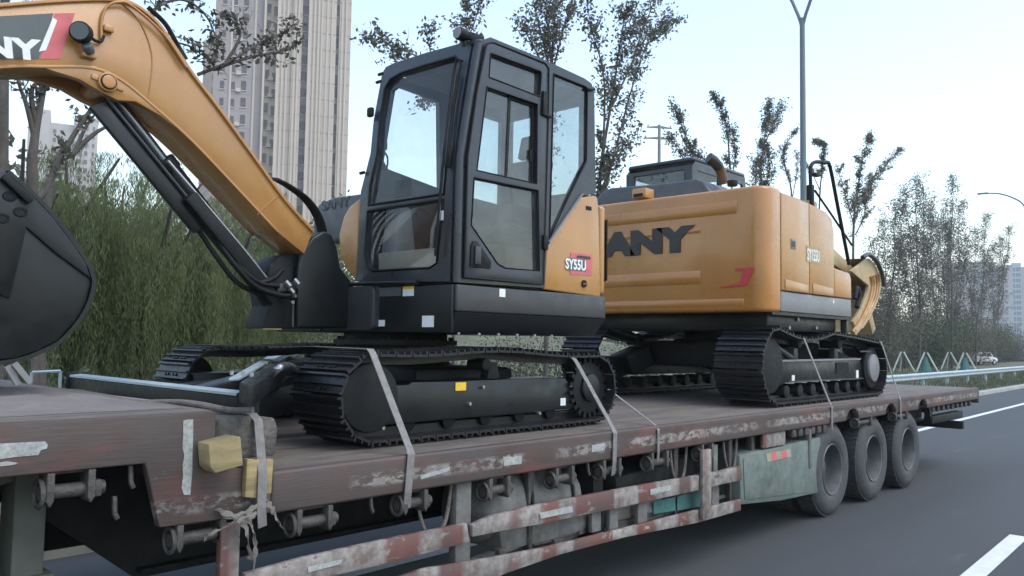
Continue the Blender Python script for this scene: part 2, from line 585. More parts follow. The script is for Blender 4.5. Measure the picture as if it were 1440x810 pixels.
# ------------------------------------------------------------------ the road (runs 1.6 degrees off the trailer's line)
K = .0285
def ry(y0, x):
    return y0 + K * x
def strip(y0, y1, x0, x1, z):
    m = MB()
    n = max(1, int((x1 - x0) / 40))
    for i in range(n):
        a = x0 + (x1 - x0) * i / n
        b = x0 + (x1 - x0) * (i + 1) / n
        k = len(m.v)
        m.v += [(a, ry(y0, a), z), (b, ry(y0, b), z), (b, ry(y1, b), z), (a, ry(y1, a), z)]
        m.f.append((k, k + 1, k + 2, k + 3))
    return m
g = MB()
g.add([(-500, -700, -.02), (1500, -700, -.02), (1500, 1300, -.02), (-500, 1300, -.02)], [(0, 1, 2, 3)])
structure('ground', g, 'verge', smooth=0)
structure('road', strip(-9, 7.55, -160, 900, 0), 'asphalt', smooth=0)
structure('edge_line', strip(5.33, 5.50, -100, 400, .004), 'marking', smooth=0)
dash = MB()
for i in range(-3, 20):
    a = 3.76 + 15 * i
    d = strip(1.588, 1.755, a, a + 6, .004)
    dash.add(d.v, d.f)
structure('lane_dashes', dash, 'marking', smooth=0)
kb = strip(7.55, 7.85, -100, 500, .13)
for i in range(-10, 50):
    a = i * 10.0
    b = a + 10
    kb.add([(a, ry(7.55, a), 0), (b, ry(7.55, b), 0), (b, ry(7.55, b), .13), (a, ry(7.55, a), .13)], [(0, 1, 2, 3)])
structure('kerb', kb, 'kerb', smooth=0)
structure('verge', strip(7.85, 15, -160, 900, .10), 'verge', smooth=0)
bank = MB()
for i in range(46):
    x = -80 + i * 3.2
    e = min(1, max(0, (58 - x) / 25))
    for j, (y, z) in enumerate(((16.5, .09), (20, .7), (24, 1.7), (29, 2.6), (40, 3.0))):
        bank.v.append((x, ry(y, x), .02 + z * e * (1 + .15 * math.sin(x * .7 + j))))
for i in range(45):
    for j in range(4):
        bank.f.append((i * 5 + j, i * 5 + 5 + j, i * 5 + 6 + j, i * 5 + 1 + j))
structure('embankment', bank, 'bankgrass', smooth=60)
structure('service_road', strip(24, 31, -160, 900, .0), 'asphalt', smooth=0)

# ------------------------------------------------------------------ the low-bed trailer
Yn, Yf = 3.62, 6.55          # near and far side
ZD = 1.246                   # top of the lower deck
T = thing('flatbed_trailer', 'rusty red-brown low-bed trailer with peeling paint carrying two excavators', 'trailer', (8, 5.08, 0))
m = MB().box(2.02, 15.36, Yn + .06, Yf - .06, 1.18, 1.240)
deck_o = m.build('deck', 'deck', T, bevel=.012)
WX = (9.29, 10.60, 11.92)
def railpoly(z0, z1, xa, xb, notch=True):
    p = [(xa, z1), (xa, z0)]
    if notch:
        for wx in WX:
            cx = wx + .52
            for i in range(9):
                t = PI * i / 8
                p.append((cx - .20 * math.cos(t), z0 + .13 * math.sin(t)))
    p += [(xb, z0 + .015), (xb, z1)]
    return p
rail = MB().pY(railpoly(1.04, ZD, 2.19, 15.38), Yn, Yn + .075)
rail.build('side_rail', 'trailer', T, bevel=.016, seg=3)
MB().pY(railpoly(1.04, ZD, 2.19, 15.38), Yf - .075, Yf).build('side_rail', 'trailer', T, bevel=.016)
MB().box(15.381, 15.46, Yn, Yf, .99, 1.24).build('rear_rail', 'trailerplain', T, bevel=.015)
fas = [(-3.4, 1.352), (1.565, 1.348), (1.64, 1.061), (2.186, 1.048), (2.186, 1.244), (1.885, 1.31), (1.885, 1.556), (-3.4, 1.556)]
MB().pY(fas, Yn - .004, Yn + .05).build('gooseneck_side', 'trailer', T, bevel=.008)
MB().pY(fas, Yf - .05, Yf).build('gooseneck_side', 'trailer', T, bevel=.008)
MB().box(-3.4, 1.90, Yn + .052, Yf - .052, 1.50, 1.559).build('gooseneck_deck', 'deck', T, bevel=.01)
MB().box(1.86, 1.90, Yn + .052, Yf - .052, 1.18, 1.498).build('step_plate', 'trailerplain', T)
for y in (4.45, 5.55):
    b = MB().pY([(-3.2, 1.2), (1.2, 1.2), (1.9, .62), (15.2, .70), (15.2, 1.178), (1.84, 1.178), (1.84, 1.498), (-3.2, 1.498)], y, y + .014)
    b.box(-3.2, 1.2, y - .07, y + .084, 1.18, 1.199)
    b.box(1.9, 15.2, y - .07, y + .084, .66, .679)
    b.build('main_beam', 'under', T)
for k in range(24):
    x = 2.3 + k * .55
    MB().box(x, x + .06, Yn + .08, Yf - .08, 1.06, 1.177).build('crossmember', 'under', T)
for k in range(8):
    x = -2.9 + k * .6
    MB().box(x, x + .06, Yn + .06, Yf - .06, 1.38, 1.497).build('crossmember', 'under', T)
# wheels
def tyre_prof():
    # r, y: outer side wall at y = 0 going inwards to y = .28
    return [(.285, .02), (.30, .004), (.34, -.006), (.40, -.012), (.455, -.002), (.485, .02), (.505, .035), (.513, .06), (.515, .10), (.515, .18), (.513, .22), (.49, .265), (.44, .285), (.36, .285), (.29, .26)]
def rim_prof():
    return [(.288, .012), (.280, .0), (.268, .006), (.262, .03), (.252, .06), (.248, .12), (.235, .17), (.20, .178), (.17, .175), (.125, .165), (.112, .15), (.105, .125), (.085, .115), (0.001, .112)]
t0 = MB().lathe(tyre_prof(), (0, 0, 0), 56)
me_t = t0.mesh('tyre', M['rubbertyre'], smooth=50)
tread = MB()
for k in range(56):
    a = 2 * PI * k / 56
    for y0, y1, da in ((.045, .10, 0), (.108, .165, .03), (.173, .235, 0)):
        c, s_ = math.cos(a + da), math.sin(a + da)
        p = []
        for rr in (.508, .5245):
            for yy in (y0, y1):
                for dt in (-.042, .042):
                    p.append((rr * math.cos(a + da + dt), yy, rr * math.sin(a + da + dt)))
        tread.add(p, [(0, 1, 3, 2), (4, 6, 7, 5), (0, 4, 5, 1), (2, 3, 7, 6), (0, 2, 6, 4), (1, 5, 7, 3)])
me_tr = tread.mesh('tread', M['rubbertyre'], smooth=0)
me_r = MB().lathe(rim_prof(), (0, 0, 0), 40).mesh('rim', M['rim'], smooth=40)
holes = MB()
for k in range(10):
    a = 2 * PI * k / 10
    holes.cyl((.168 * math.cos(a), .148, .168 * math.sin(a)), (.168 * math.cos(a), .178, .168 * math.sin(a)), .016, 6)
me_n = holes.mesh('wheel_nuts', M['rim'], smooth=40)
def wheel(x, y, sgn):
    o = bpy.data.objects.new('wheel', me_t)
    COL.objects.link(o)
    o.parent = T
    off = origin_of(T)
    o.matrix_local = Matrix.Translation(Vector((x, y, .522)) - off) @ (Matrix.Identity(4) if sgn > 0 else Matrix.Rotation(PI, 4, 'Z'))
    for me, nm in ((me_r, 'rim'), (me_n, 'wheel_nuts'), (me_tr, 'tread')):
        c = bpy.data.objects.new(nm, me)
        COL.objects.link(c)
        c.parent = o
for x in WX:
    for y in (3.66, 4.00):
        wheel(x, y, 1)
    for y in (6.51, 6.17):
        wheel(x, y, -1)
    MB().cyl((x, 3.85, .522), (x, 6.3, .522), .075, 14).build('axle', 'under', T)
    for y in (4.35, 5.7):
        m = MB()
        for k in range(5):
            m.box(x - .5 + .08 * k, x + .5 - .08 * k, y, y + .09, .60 + .02 * k, .618 + .02 * k)
        m.build('leaf_spring', 'under', T)
    MB().pY([(x + .60, 1.06), (x + .72, 1.06), (x + .70, .70), (x + .62, .70)], 4.3, 4.46).build('spring_hanger', 'under', T, bevel=.01)
    # mudguard over each gap
    arc = [(x + .52 - .195 * math.cos(PI * i / 10), 1.04 + .125 * math.sin(PI * i / 10)) for i in range(11)]
    MB().pY(arc, Yn + .08, Yn + .5).build('mudguard', 'blackm', T)
# rear light bar and ladder frame
MB().box(13.0, 14.6, Yn + .04, Yn + .16, .79, .90).build('rear_light_bar', 'blackm', T, bevel=.01)
MB().bar((12.95, Yn + .1, 1.05), (13.05, Yn + .1, .80), .08, .08).build('bar_bracket', 'blackm', T)
MB().box(12.9, 15.36, Yn + .10, Yn + .16, .955, 1.035).build('rear_frame', 'under', T, bevel=.006)
for k in range(9):
    x = 13.1 + k * .25
    MB().box(x, x + .11, Yn + .06, Yn + .099, .95, 1.03).build('frame_lug', 'winch', T, bevel=.01)
MB().box(15.2, 15.3, Yn + .2, Yf - .2, .55, .68).build('rear_bumper', 'under', T, bevel=.01)
for y in (4.3, 5.8):
    MB().box(15.2, 15.26, y, y + .1, .681, 1.0).build('bumper_stay', 'under', T)
# side guard rails
def gp(loop, y0, y1, name, mat='guard', bevel=.006):
    return MB().pY(loop, y0, y1).build(name, mat, T, bevel=bevel)
gp([(2.065,0.779), (2.397,0.796), (2.896,0.799), (3.533,0.795), (3.56,0.68), (3,0.668), (2.573,0.67), (2.069,0.662)], 3.62, 3.66, 'guard_rail')
gp([(3.576,0.78), (3.737,0.808), (4.213,0.819), (5.201,0.809), (6.284,0.788), (6.284,0.662), (5.203,0.671), (4.216,0.688), (3.804,0.702), (3.578,0.707)], 3.615, 3.655, 'guard_rail')
gp([(6.319,0.796), (6.64,0.78), (7.011,0.793), (7.024,0.663), (6.64,0.669), (6.32,0.664)], 3.60, 3.66, 'guard_rail')
gp([(2.903,0.567), (3.213,0.585), (3.712,0.551), (4.219,0.524), (5.205,0.507), (7.051,0.485), (7.05,0.382), (6.249,0.387), (5.205,0.438), (4.445,0.447), (3.909,0.426), (3.562,0.392), (2.907,0.451)], 3.625, 3.66, 'guard_rail')
for (xa, xb, ya, yb) in (((3.483,0.949), (3.611,0.933), (3.523,1.013), (3.567,0.531)),):
    MB().box(xa[0], xb[0], 3.665, 3.73, yb[1], 1.05).build('guard_post', 'tarp', T, bevel=.008)
for (xa, xb, zb) in (((6.283,0.896), (6.428,0.882), (6.368,0.417)),):
    MB().box(xa[0], xb[0], 3.58, 3.614, zb[1], 1.0).build('guard_post', 'guard', T, bevel=.006)
for (xa, xb, za, zb) in (((1.928,0.955), (2.029,0.938), (1.974,1.03), (1.989,0.682)),):
    MB().box(xa[0], xb[0], 3.61, 3.66, zb[1], za[1]).build('guard_post', 'guard', T, bevel=.012)
for (xa, xb, za, zb) in (((4.839,0.674), (4.952,0.658), (4.899,0.707), (4.902,0.522)), ((5.058,0.643), (5.167,0.628), (5.112,0.699), (5.114,0.509)), ((5.432,0.7), (5.562,0.683), (5.501,0.746), (5.504,0.498)), ((6.611,1.047), (6.688,1.041), (6.662,1.012), (6.662,0.767)), ((6.586,0.614), (6.713,0.598), (6.662,0.667), (6.662,0.468))):
    MB().box(xa[0], xb[0], 3.662, 3.70, zb[1], za[1]).build('guard_bracket', 'tarp', T, bevel=.008)
# pale reflective strips on the guard rails
def sticker(loop, y, name='reflective_strip', mat='oldpaint'):
    return MB().pY(loop, y - .003, y).build(name, mat, T)
sticker([(4.192,0.766), (4.54,0.766), (4.549,0.721), (4.208,0.727)], 3.612)
sticker([(5.521,0.76), (5.821,0.758), (5.822,0.718), (5.521,0.716)], 3.612)
sticker([(2.407,0.748), (2.624,0.748), (2.607,0.725), (2.408,0.72)], 3.617)
sticker([(3.143,1.124), (3.376,1.149), (3.377,1.128), (3.154,1.102)], 3.619)
sticker([(3.838,1.16), (4.014,1.158), (4.015,1.107), (3.846,1.11)], 3.619)
sticker([(4.771,1.165), (4.925,1.167), (4.926,1.116), (4.771,1.114)], 3.619)
for a in (([(1.725,1.523), (1.745,1.528), (1.772,1.527), (1.775,1.456), (1.775,1.366), (1.778,1.302), (1.773,1.188), (1.743,1.192), (1.731,1.225), (1.736,1.281), (1.731,1.323), (1.738,1.37), (1.727,1.402), (1.728,1.466)]), ([(1,1.48), (1.049,1.479), (1.16,1.476), (1.171,1.461), (1.167,1.447), (1.146,1.443), (1.137,1.424), (1.051,1.424), (1.003,1.42)]), ([(1.004,1.407), (1.028,1.41), (1.067,1.4), (1.053,1.394), (1.004,1.393)])):
    MB().pY(a, 3.6125, 3.6155).build('paint_remnant', 'oldpaint', T)
# toolbox ahead of the wheels
tb = [(7.089,0.879), (7.995,0.889), (8.957,0.902), (8.983,0.306), (7.988,0.344), (7.114,0.419)]
tbo = MB().pY(tb, 3.66, 4.2).build('toolbox', 'toolbox', T, bevel=.015)
MB().pY([(7.153,0.835), (8.612,0.839), (8.622,0.352), (7.179,0.458)], 3.652, 3.659).build('box_door', 'toolbox', tbo, bevel=.003)
for i, (x0, x1) in enumerate(((1077, 1083), (1083, 1089), (1089, 1097), (1097, 1104), (1104, 1110))):
    pass
xs = [(7.607,0.696), (7.715,0.685), (7.825,0.673), (7.937,0.662), (8.052,0.65), (8.152,0.64)]
for i in range(5):
    za, zb = .845, .765
    MB().pY([(xs[i][0], za), (xs[i + 1][0], za), (xs[i + 1][0] + .03, zb), (xs[i][0] + .03, zb)], 3.648, 3.6515).build('reflective_strip', 'redpink' if i % 2 == 1 else 'mat_beige', tbo)
MB().box(8.62, 8.68, 3.64, 3.72, .60, 1.02).build('guard_post', 'tarp', T, bevel=.01)
# bundle wrapped in tarpaulin behind the guard rails
xa, xb = (3.751,0.903)[0], (4.912,0.806)[0]
tp = MB()
nx, na = 26, 22
for i in range(nx + 1):
    u = i / nx
    x = xa + (xb - xa) * u
    e = min(u, 1 - u) * 9
    rr = .235 * math.sqrt(min(1, e)) if e < 1 else .235
    if abs(u - .42) < .035: rr *= .9
    for j in range(na):
        t = 2 * PI * j / na
        q = rr * (1 + .10 * noise.noise(Vector((x * 3.1, math.cos(t) * 1.6, math.sin(t) * 1.6))))
        tp.v.append((x, 3.98 + q * 1.1 * math.cos(t), .80 + q * 1.02 * math.sin(t)))
for i in range(nx):
    for j in range(na):
        tp.f.append((i * na + j, i * na + (j + 1) % na, (i + 1) * na + (j + 1) % na, (i + 1) * na + j))
tpo = tp.build('tarpaulin_bundle', 'tarp', T, smooth=60)
for u in (.42, .8):
    x = xa + (xb - xa) * u
    MB().tube([(x + .01 * math.sin(3 * t_), 3.98 + .27 * math.cos(t_), .80 + .25 * math.sin(t_)) for t_ in [2 * PI * k / 24 for k in range(25)]], .012, 6).build('lashing', 'blackm', tpo)
MB().pY([(5.272,0.86), (6.448,0.928), (6.448,0.73), (5.274,0.74)], 3.76, 4.2).build('side_locker', 'under', T, bevel=.02)
lw = MB()
for k in range(5):
    z = .50 + .03 * (k % 3)
    lw.bar((xa - .1 + .28 * k, 3.75, z), (xa + .75 + .3 * k, 3.85, z + .04), .05, .04)
lw.build('stored_timbers', 'timber', T)
MB().box(4.9, 5.02, 3.70, 3.84, .45, 1.05).build('drop_post', 'blackm', T)
MB().pY([(3.94,0.686), (4.56,0.65), (4.57,0.519), (3.977,0.529)], 3.74, 4.1).build('storage_crate', 'tarp', T, bevel=.01)
MB().pY([(5.741,0.619), (6.473,0.616), (6.473,0.48), (5.741,0.522)], 3.72, 3.73).build('green_sheet', 'teal', T)
def sack(name, cx_, cy_, cz_, rx, ry_, rz_, sd_, mat='tarp'):
    m = MB()
    a_, b_ = 20, 14
    for i in range(b_ + 1):
        th = PI * i / b_
        for j in range(a_):
            ph = 2 * PI * j / a_
            d = Vector((math.sin(th) * math.cos(ph), math.sin(th) * math.sin(ph), math.cos(th)))
            q = 1 + .22 * noise.noise(d * 1.6 + Vector((sd_, 0, 0))) + .10 * noise.noise(d * 4.5 + Vector((0, sd_, 0)))
            d = Vector([math.copysign(abs(c) ** .75, c) for c in d])
            m.v.append((cx_ + d.x * rx * q, cy_ + d.y * ry_ * q, cz_ + d.z * rz_ * q))
    for i in range(b_):
        for j in range(a_):
            m.f.append((i * a_ + j, i * a_ + (j + 1) % a_, (i + 1) * a_ + (j + 1) % a_, (i + 1) * a_ + j))
    return m.build(name, mat, T, smooth=60)
sack('stored_sack', 4.75, 3.86, .58, .26, .15, .10, 1.3)
sack('stored_sack', 5.25, 3.87, .60, .30, .15, .12, 4.1, 'rope')
sack('stored_sack', 5.75, 3.88, .57, .24, .14, .09, 7.7)
sack('stored_sack', 6.5, 3.88, .60, .28, .15, .10, 9.2, 'rope')
for (x0, x1, z0, z1) in ((4.3, 6.2, .52, .49), (5.0, 7.4, .47, .50), (6.2, 7.6, .68, .66)):
    MB().bar((x0, 3.78, z0), (x1, 3.80, z1), .06, .03).build('stored_plank', 'timber', T, bevel=.004)
for x in (4.2, 6.05, 7.0, 7.45):
    MB().pY([(x, 1.04), (x + .07, 1.04), (x + .05, .45), (x + .02, .45)], 3.72, 3.78).build('guard_hanger', 'winch', T, bevel=.006)
for x in (3.2, 5.95, 6.85):
    P = smoothpts([(x, 3.70, 1.03), (x + .02, 3.69, .86), (x + .10, 3.69, .74), (x + .22, 3.70, .80), (x + .28, 3.71, 1.03)])
    MB().tube(P, .012, 6).build('hanging_rope', 'rope', T, smooth=60)
# landing leg and brace under the gooseneck
for (a, b) in (((1.144,1.215), (1.273,1.199)),):
    MB().box(a[0], b[0], 3.9, 4.08, .12, 1.33).build('landing_leg', 'landing', T, bevel=.012)
    MB().box(a[0] - .03, b[0] + .03, 3.87, 4.11, .85, .88).build('leg_collar', 'landing', T)
    MB().bar((a[0] - .6, 3.95, 1.18), (a[0] + .1, 3.95, 1.33), .04, .06).build('leg_brace', 'landing', T)
    MB().box(a[0], b[0], 5.95, 6.12, .12, 1.33).build('landing_leg', 'landing', T, bevel=.012)
    MB().cyl((b[0] - .1, 4.081, 1.0), (b[0] - .1, 5.949, 1.0), .03, 10).build('leg_shaft', 'landing', T)
MB().box(.95, 1.03, 4.3, 5.8, .7, 1.19).build('gooseneck_bulkhead', 'under', T)
MB().box(1.9, 4.4, 6.05, 6.4, .45, 1.0).build('far_dark_box', 'under', T, bevel=.02)  # added box, only there to darken the view beneath the deck
MB().box(-1.0, 1.6, 6.1, 6.16, .35, 1.1).build('far_dark_panel', 'blackm', T)  # added panel, keeps the space under the gooseneck dark
# strap winches hanging from the side rail
def winch(x0, x1, zt, zr, r=.03):
    w = MB()
    for x in (x0, x1 - .03):
        w.pY([(x, zt), (x + .03, zt), (x + .03, zr - .03), (x + .015, zr - .055), (x, zr - .03)], Yn + .0, Yn + .10)
    w.box(x0 + .03, x1 - .03, Yn + .03, Yn + .08, zt - .012, zt - .001)
    o = w.build('winch', 'winch', T, bevel=.004)
    MB().cyl((x0 - .015, Yn + .05, zr), (x1 + .05, Yn + .05, zr), r, 14).build('winch_roller', 'winch', o)
    ring = [(x0 - .012, Yn + .05 + .05 * math.cos(2 * PI * k / 14), zr + .055 * math.sin(2 * PI * k / 14)) for k in range(15)]
    MB().tube(ring, .011, 6).build('ratchet_ring', 'winch', o)
    MB().box(x1 + .005, x1 + .035, Yn + .02, Yn + .08, zr - .035, zr + .035).build('roller_head', 'winch', o, bevel=.006)
for a, b, zt, zr in (((1.177,1.344), (1.364,1.324), 1.346, 1.262), ((1.724,1.033), (1.958,0.996), 1.058, .985), ((2.342,0.972), (2.556,0.939), 1.038, .96), ((3.034,0.975), (3.215,0.951), 1.038, .965), ((3.723,0.963), (3.919,0.939), 1.038, .955), ((4.376,0.951), (4.579,0.928), 1.038, .955), ((4.921,0.951), (5.145,0.928), 1.038, .95), ((5.559,0.962), (5.809,0.938), 1.038, .95), ((6.341,0.947), (6.536,0.929), 1.038, .95), ((9.985,0.951), (10.43,0.921), 1.05, .99), ((11.311,1.002), (11.763,0.976), 1.05, .99)):
    winch(a[0], b[0], zt, zr)
for a in ((1.52,1.299), (2.827,1.01), (4.775,1.002), (1.458,1.175)):
    MB().tube([(a[0], Yn + .04, a[1] + .04), (a[0], Yn + .03, a[1] - .03), (a[0] + .012, Yn + .03, a[1] - .055)], .011, 6).build('rope_hook', 'winch', T)
for x in np.arange(8.2, 9.0, .16):
    MB().box(float(x), float(x) + .10, Yn + .02, Yn + .09, .955, 1.038).build('rail_lug', 'winch', T, bevel=.012)
MB().box(7.55, 8.05, Yn + .03, Yn + .06, .90, 1.038).build('rail_plate', 'guard', T, bevel=.004)
# small stake frame on the far side of the gooseneck
sf = MB()
for a, b in (((1.939,6.4,1.511), (1.947,6.4,1.63)), ((1.947,6.4,1.63), (2.131,6.4,1.637)), ((2.131,6.4,1.637), (2.132,6.4,1.514))):
    sf.tube([a, b], .012, 6)
sf.build('stake_frame', 'galv', T)

# ------------------------------------------------------------------ tractor unit under the gooseneck (mostly in its shade)
K1 = thing('truck_tractor', 'dark towing tractor chassis hidden in the shade under the raised front of the trailer', 'truck', (-1.2, 5.08, 0))
for y in (4.65, 5.45):
    MB().box(-7, .8, y, y + .08, .85, 1.12).build('chassis_rail', 'under', K1)
for x in (.1, -1.3):
    for y, s_ in ((3.78, 1), (4.1, 1), (6.38, -1), (6.06, -1)):
        o = bpy.data.objects.new('wheel', me_t)
        COL.objects.link(o)
        o.parent = K1
        o.matrix_local = Matrix.Translation(Vector((x, y, .522)) - origin_of(K1)) @ (Matrix.Identity(4) if s_ > 0 else Matrix.Rotation(PI, 4, 'Z'))
        for me, nm in ((me_r, 'rim'), (me_n, 'wheel_nuts')):
            c = bpy.data.objects.new(nm, me)
            COL.objects.link(c)
            c.parent = o
    MB().cyl((x, 3.9, .522), (x, 6.3, .522), .1, 12).build('axle', 'under', K1)
MB().box(-.9, .3, 4.6, 5.55, 1.125, 1.175).build('fifth_wheel', 'under', K1, bevel=.01)
MB().box(.8, .86, 4.4, 5.7, .8, 1.1).build('rear_crossmember', 'under', K1)

# ------------------------------------------------------------------ timber, wedges, lashings on the trailer
bm_ = MB()
nseg = 14
for i in range(nseg + 1):
    y = 3.655 + (6.35 - 3.655) * i / nseg
    for (x, z) in ((1.905, 1.32), (2.225, 1.315), (2.235, 1.45), (2.215, 1.505), (2.10, 1.522), (1.93, 1.518), (1.905, 1.48)):
        q = .012 * noise.noise(Vector((x * 9, y * 4, z * 9)))
        bm_.v.append((x + q, y + (.012 * noise.noise(Vector((x * 20, z * 20, 3))) if i == 0 else 0), z + .7 * q))
for i in range(nseg):
    for j in range(7):
        bm_.f.append((i * 7 + j, i * 7 + (j + 1) % 7, (i + 1) * 7 + (j + 1) % 7, (i + 1) * 7 + j))
bm_.f.append(tuple(range(7)))
bm_.f.append(tuple(reversed(range(nseg * 7, nseg * 7 + 7))))
tag(bm_.build('timber_beam', 'timber', bevel=.012), 'thick cracked grey timber beam lying across the trailer at its step', 'timber')
wb = MB().pY([(1.792,1.425), (1.932,1.45), (1.95,1.446), (1.967,1.313), (1.831,1.291), (1.806,1.319)], 3.50, 3.612)
tag(wb.build('wood_block', 'yellowwood', bevel=.008), 'chunky yellow wooden block jammed under the end of the timber beam', 'wood block')
for lp, lb in (([(2.028,1.328), (2.095,1.318), (2.087,1.137), (2.024,1.151)], 'wider yellow wooden batten upright on the trailer side left of the hanging strap'), ([(2.129,1.318), (2.168,1.315), (2.163,1.151), (2.128,1.152)], 'narrow yellow wooden batten upright on the trailer side right of the hanging strap')):
    tag(MB().pY(lp, 3.575, 3.614).build('wood_batten', 'yellowwood', bevel=.004), lb, 'wood batten', 'yellow battens behind the beam strap')

def ribbon(pts, w, wid=(1, 0, 0), th=.005, sub=5, wob=.0):
    P = pts
    wd = Vector(wid).normalized()
    mb = MB()
    n = len(P)
    for i, p in enumerate(P):
        p = Vector(p)
        d = (Vector(P[min(i + 1, n - 1)]) - Vector(P[max(i - 1, 0)])).normalized()
        ww = (wd - d * wd.dot(d)).normalized()
        nn = d.cross(ww)
        for a, b in ((-1, -1), (1, -1), (1, 1), (-1, 1)):
            mb.v.append(tuple(p + ww * (a * w / 2) + nn * (b * th / 2)))
    for i in range(n - 1):
        for j in range(4):
            mb.f.append((i * 4 + j, i * 4 + (j + 1) % 4, (i + 1) * 4 + (j + 1) % 4, (i + 1) * 4 + j))
    mb.f.append((0, 1, 2, 3))
    mb.f.append(tuple(4 * (n - 1) + j for j in (3, 2, 1, 0)))
    return mb
def dense(pts, n=8):
    out = []
    for i in range(len(pts) - 1):
        a = Vector(pts[i]); b = Vector(pts[i + 1])
        for k in range(n):
            out.append(a.lerp(b, k / n))
    out.append(Vector(pts[-1]))
    return out
GS = 'lashing straps over the load'
# over the beam
xs_ = 2.105
tag(ribbon(dense([(xs_ - .1, 5.2, 1.535), (xs_ - .02, 4.2, 1.533), (xs_, 3.68, 1.53), (xs_ + .005, 3.63, 1.50), (xs_ + .0, 3.565, 1.25), (xs_ - .005, 3.555, 1.08), (xs_ + .012, 3.57, 1.0)], 6), .046).build('tie_down_strap', 'strap'), 'grey strap hanging over the timber beam end down past the yellow battens', 'strap', GS)
kn = MB()
def rag(pts, w, tw):
    P = smoothpts(pts, 6)
    n = len(P)
    for i, p in enumerate(P):
        a = tw * i / n
        ww = w * (.75 + .35 * math.sin(i * 1.7 + tw))
        d = Vector((math.cos(a) * ww, math.sin(a) * ww * .35, math.sin(a) * ww * .9))
        e = Vector((0, -.006 - .006 * math.sin(i), .004))
        kn.v += [tuple(p - d), tuple(p + e), tuple(p + d), tuple(p - e)]
    k0 = len(kn.v) - 4 * n
    for i in range(n - 1):
        for j in range(4):
            kn.f.append((k0 + i * 4 + j, k0 + i * 4 + (j + 1) % 4, k0 + (i + 1) * 4 + (j + 1) % 4, k0 + (i + 1) * 4 + j))
rag([(1.90, 3.60, 1.11), (1.97, 3.56, 1.075), (2.06, 3.555, 1.10), (2.14, 3.58, 1.125)], .022, 2.2)
rag([(1.92, 3.60, 1.085), (1.99, 3.55, 1.06), (2.08, 3.56, 1.075), (2.16, 3.58, 1.10)], .02, 4)
rag([(1.99, 3.56, 1.07), (1.93, 3.55, 1.035), (1.86, 3.57, 1.01), (1.83, 3.58, .985)], .018, 1.5)
rag([(2.0, 3.555, 1.06), (2.025, 3.55, 1.0), (2.04, 3.555, .93), (2.06, 3.56, .86)], .022, 3)
rag([(2.03, 3.555, 1.06), (2.06, 3.55, .99), (2.075, 3.555, .90), (2.072, 3.56, .79)], .016, 5)
rag([(2.13, 3.58, 1.125), (2.16, 3.56, 1.08), (2.185, 3.555, 1.03), (2.215, 3.56, .985)], .020, 2.5)
tag(kn.build('knotted_rag', 'rope', smooth=60), 'dirty twisted rag knotted on the trailer edge below the timber beam', 'rag')
rp = MB().tube(smoothpts([(1.93, 4.6, 1.53), (2.0, 4.3, 1.55), (1.98, 3.98, 1.56), (2.05, 3.8, 1.54), (2.12, 3.7, 1.545)]), .018, 8)
tag(rp.build('rope', 'rope', smooth=60), 'short grey rope lying crumpled along the top of the timber beam', 'rope')

cvs = MB()
nx, ny = 60, 34
for i in range(nx + 1):
    x = -2.4 + 4.22 * i / nx
    for j in range(ny + 1):
        y = 3.86 + 2.5 * j / ny + .10 * noise.noise(Vector((x * 1.3, j * .2, 2)))
        z = 1.562 + .05 * max(0, noise.noise(Vector((x * 1.1, y * 3.2, 0))) + .12) + .022 * max(0, noise.noise(Vector((x * 4, y * 9, 5))))
        if i in (0, nx) or j in (0, ny): z = 1.5605
        cvs.v.append((x + .05 * noise.noise(Vector((y * 2, x, 7))), y, z))
for i in range(nx):
    for j in range(ny):
        cvs.f.append((i * (ny + 1) + j, (i + 1) * (ny + 1) + j, (i + 1) * (ny + 1) + j + 1, i * (ny + 1) + j + 1))
tag(cvs.build('canvas_sheet', 'canvas', smooth=80), 'crumpled dusty grey canvas sheet spread over the raised front deck', 'canvas')

# ------------------------------------------------------------------ crawler tracks (both machines)
def track_path(cx0, cx1, zb, r0, r1, ztop, sag):
    """closed XZ path: bottom run, rear end, top run (with sag), front end; list of points"""
    pts = []
    c0 = (cx0, zb + r0); c1 = (cx1, zb + r1)
    for i in range(13):
        a = -PI / 2 + PI * i / 12
        pts.append((c1[0] + r1 * math.cos(a), c1[1] + r1 * math.sin(a)))
    n = 12
    p, q = pts[-1], (c0[0], c0[1] + r0)
    for i in range(1, n):
        t = i / n
        pts.append((p[0] + (q[0] - p[0]) * t, p[1] + (q[1] - p[1]) * t + sag(t)))
    for i in range(13):
        a = PI / 2 + PI * i / 12
        pts.append((c0[0] + r0 * math.cos(a), c0[1] + r0 * math.sin(a)))
    return pts
def along(pts, n):
    P = [Vector((a, b)) for a, b in pts] + [Vector(pts[0])]
    L = [0]
    for i in range(len(P) - 1):
        L.append(L[-1] + (P[i + 1] - P[i]).length)
    out = []
    for k in range(n):
        s_ = L[-1] * (k + .37) / n
        i = max(j for j in range(len(L) - 1) if L[j] <= s_)
        t = (s_ - L[i]) / (L[i + 1] - L[i])
        out.append((P[i].lerp(P[i + 1], t), (P[i + 1] - P[i]).normalized()))
    return out, L[-1]
def shoe_mesh(p, wd, h):
    m = MB()
    m.box(-.47 * p, .47 * p, 0, wd, -.008, .008)
    m.box(-.47 * p, -.36 * p, 0, wd, .008, .008 + h)
    m.box(-.04 * p, .06 * p, 0, wd, .008, .008 + h * .7)
    m.box(.38 * p, .47 * p, 0, wd, .008, .008 + h * .55)
    for y in (.36, .58):
        m.box(-.5 * p, .5 * p, wd * y, wd * y + .03, -.062, -.008)
    for y in (.33, .42, .58, .67):
        m.cyl((.22 * p, wd * y, .006), (.22 * p, wd * y, .020), .011, 6)
    return m.mesh('track_shoe', M['track'], smooth=30)
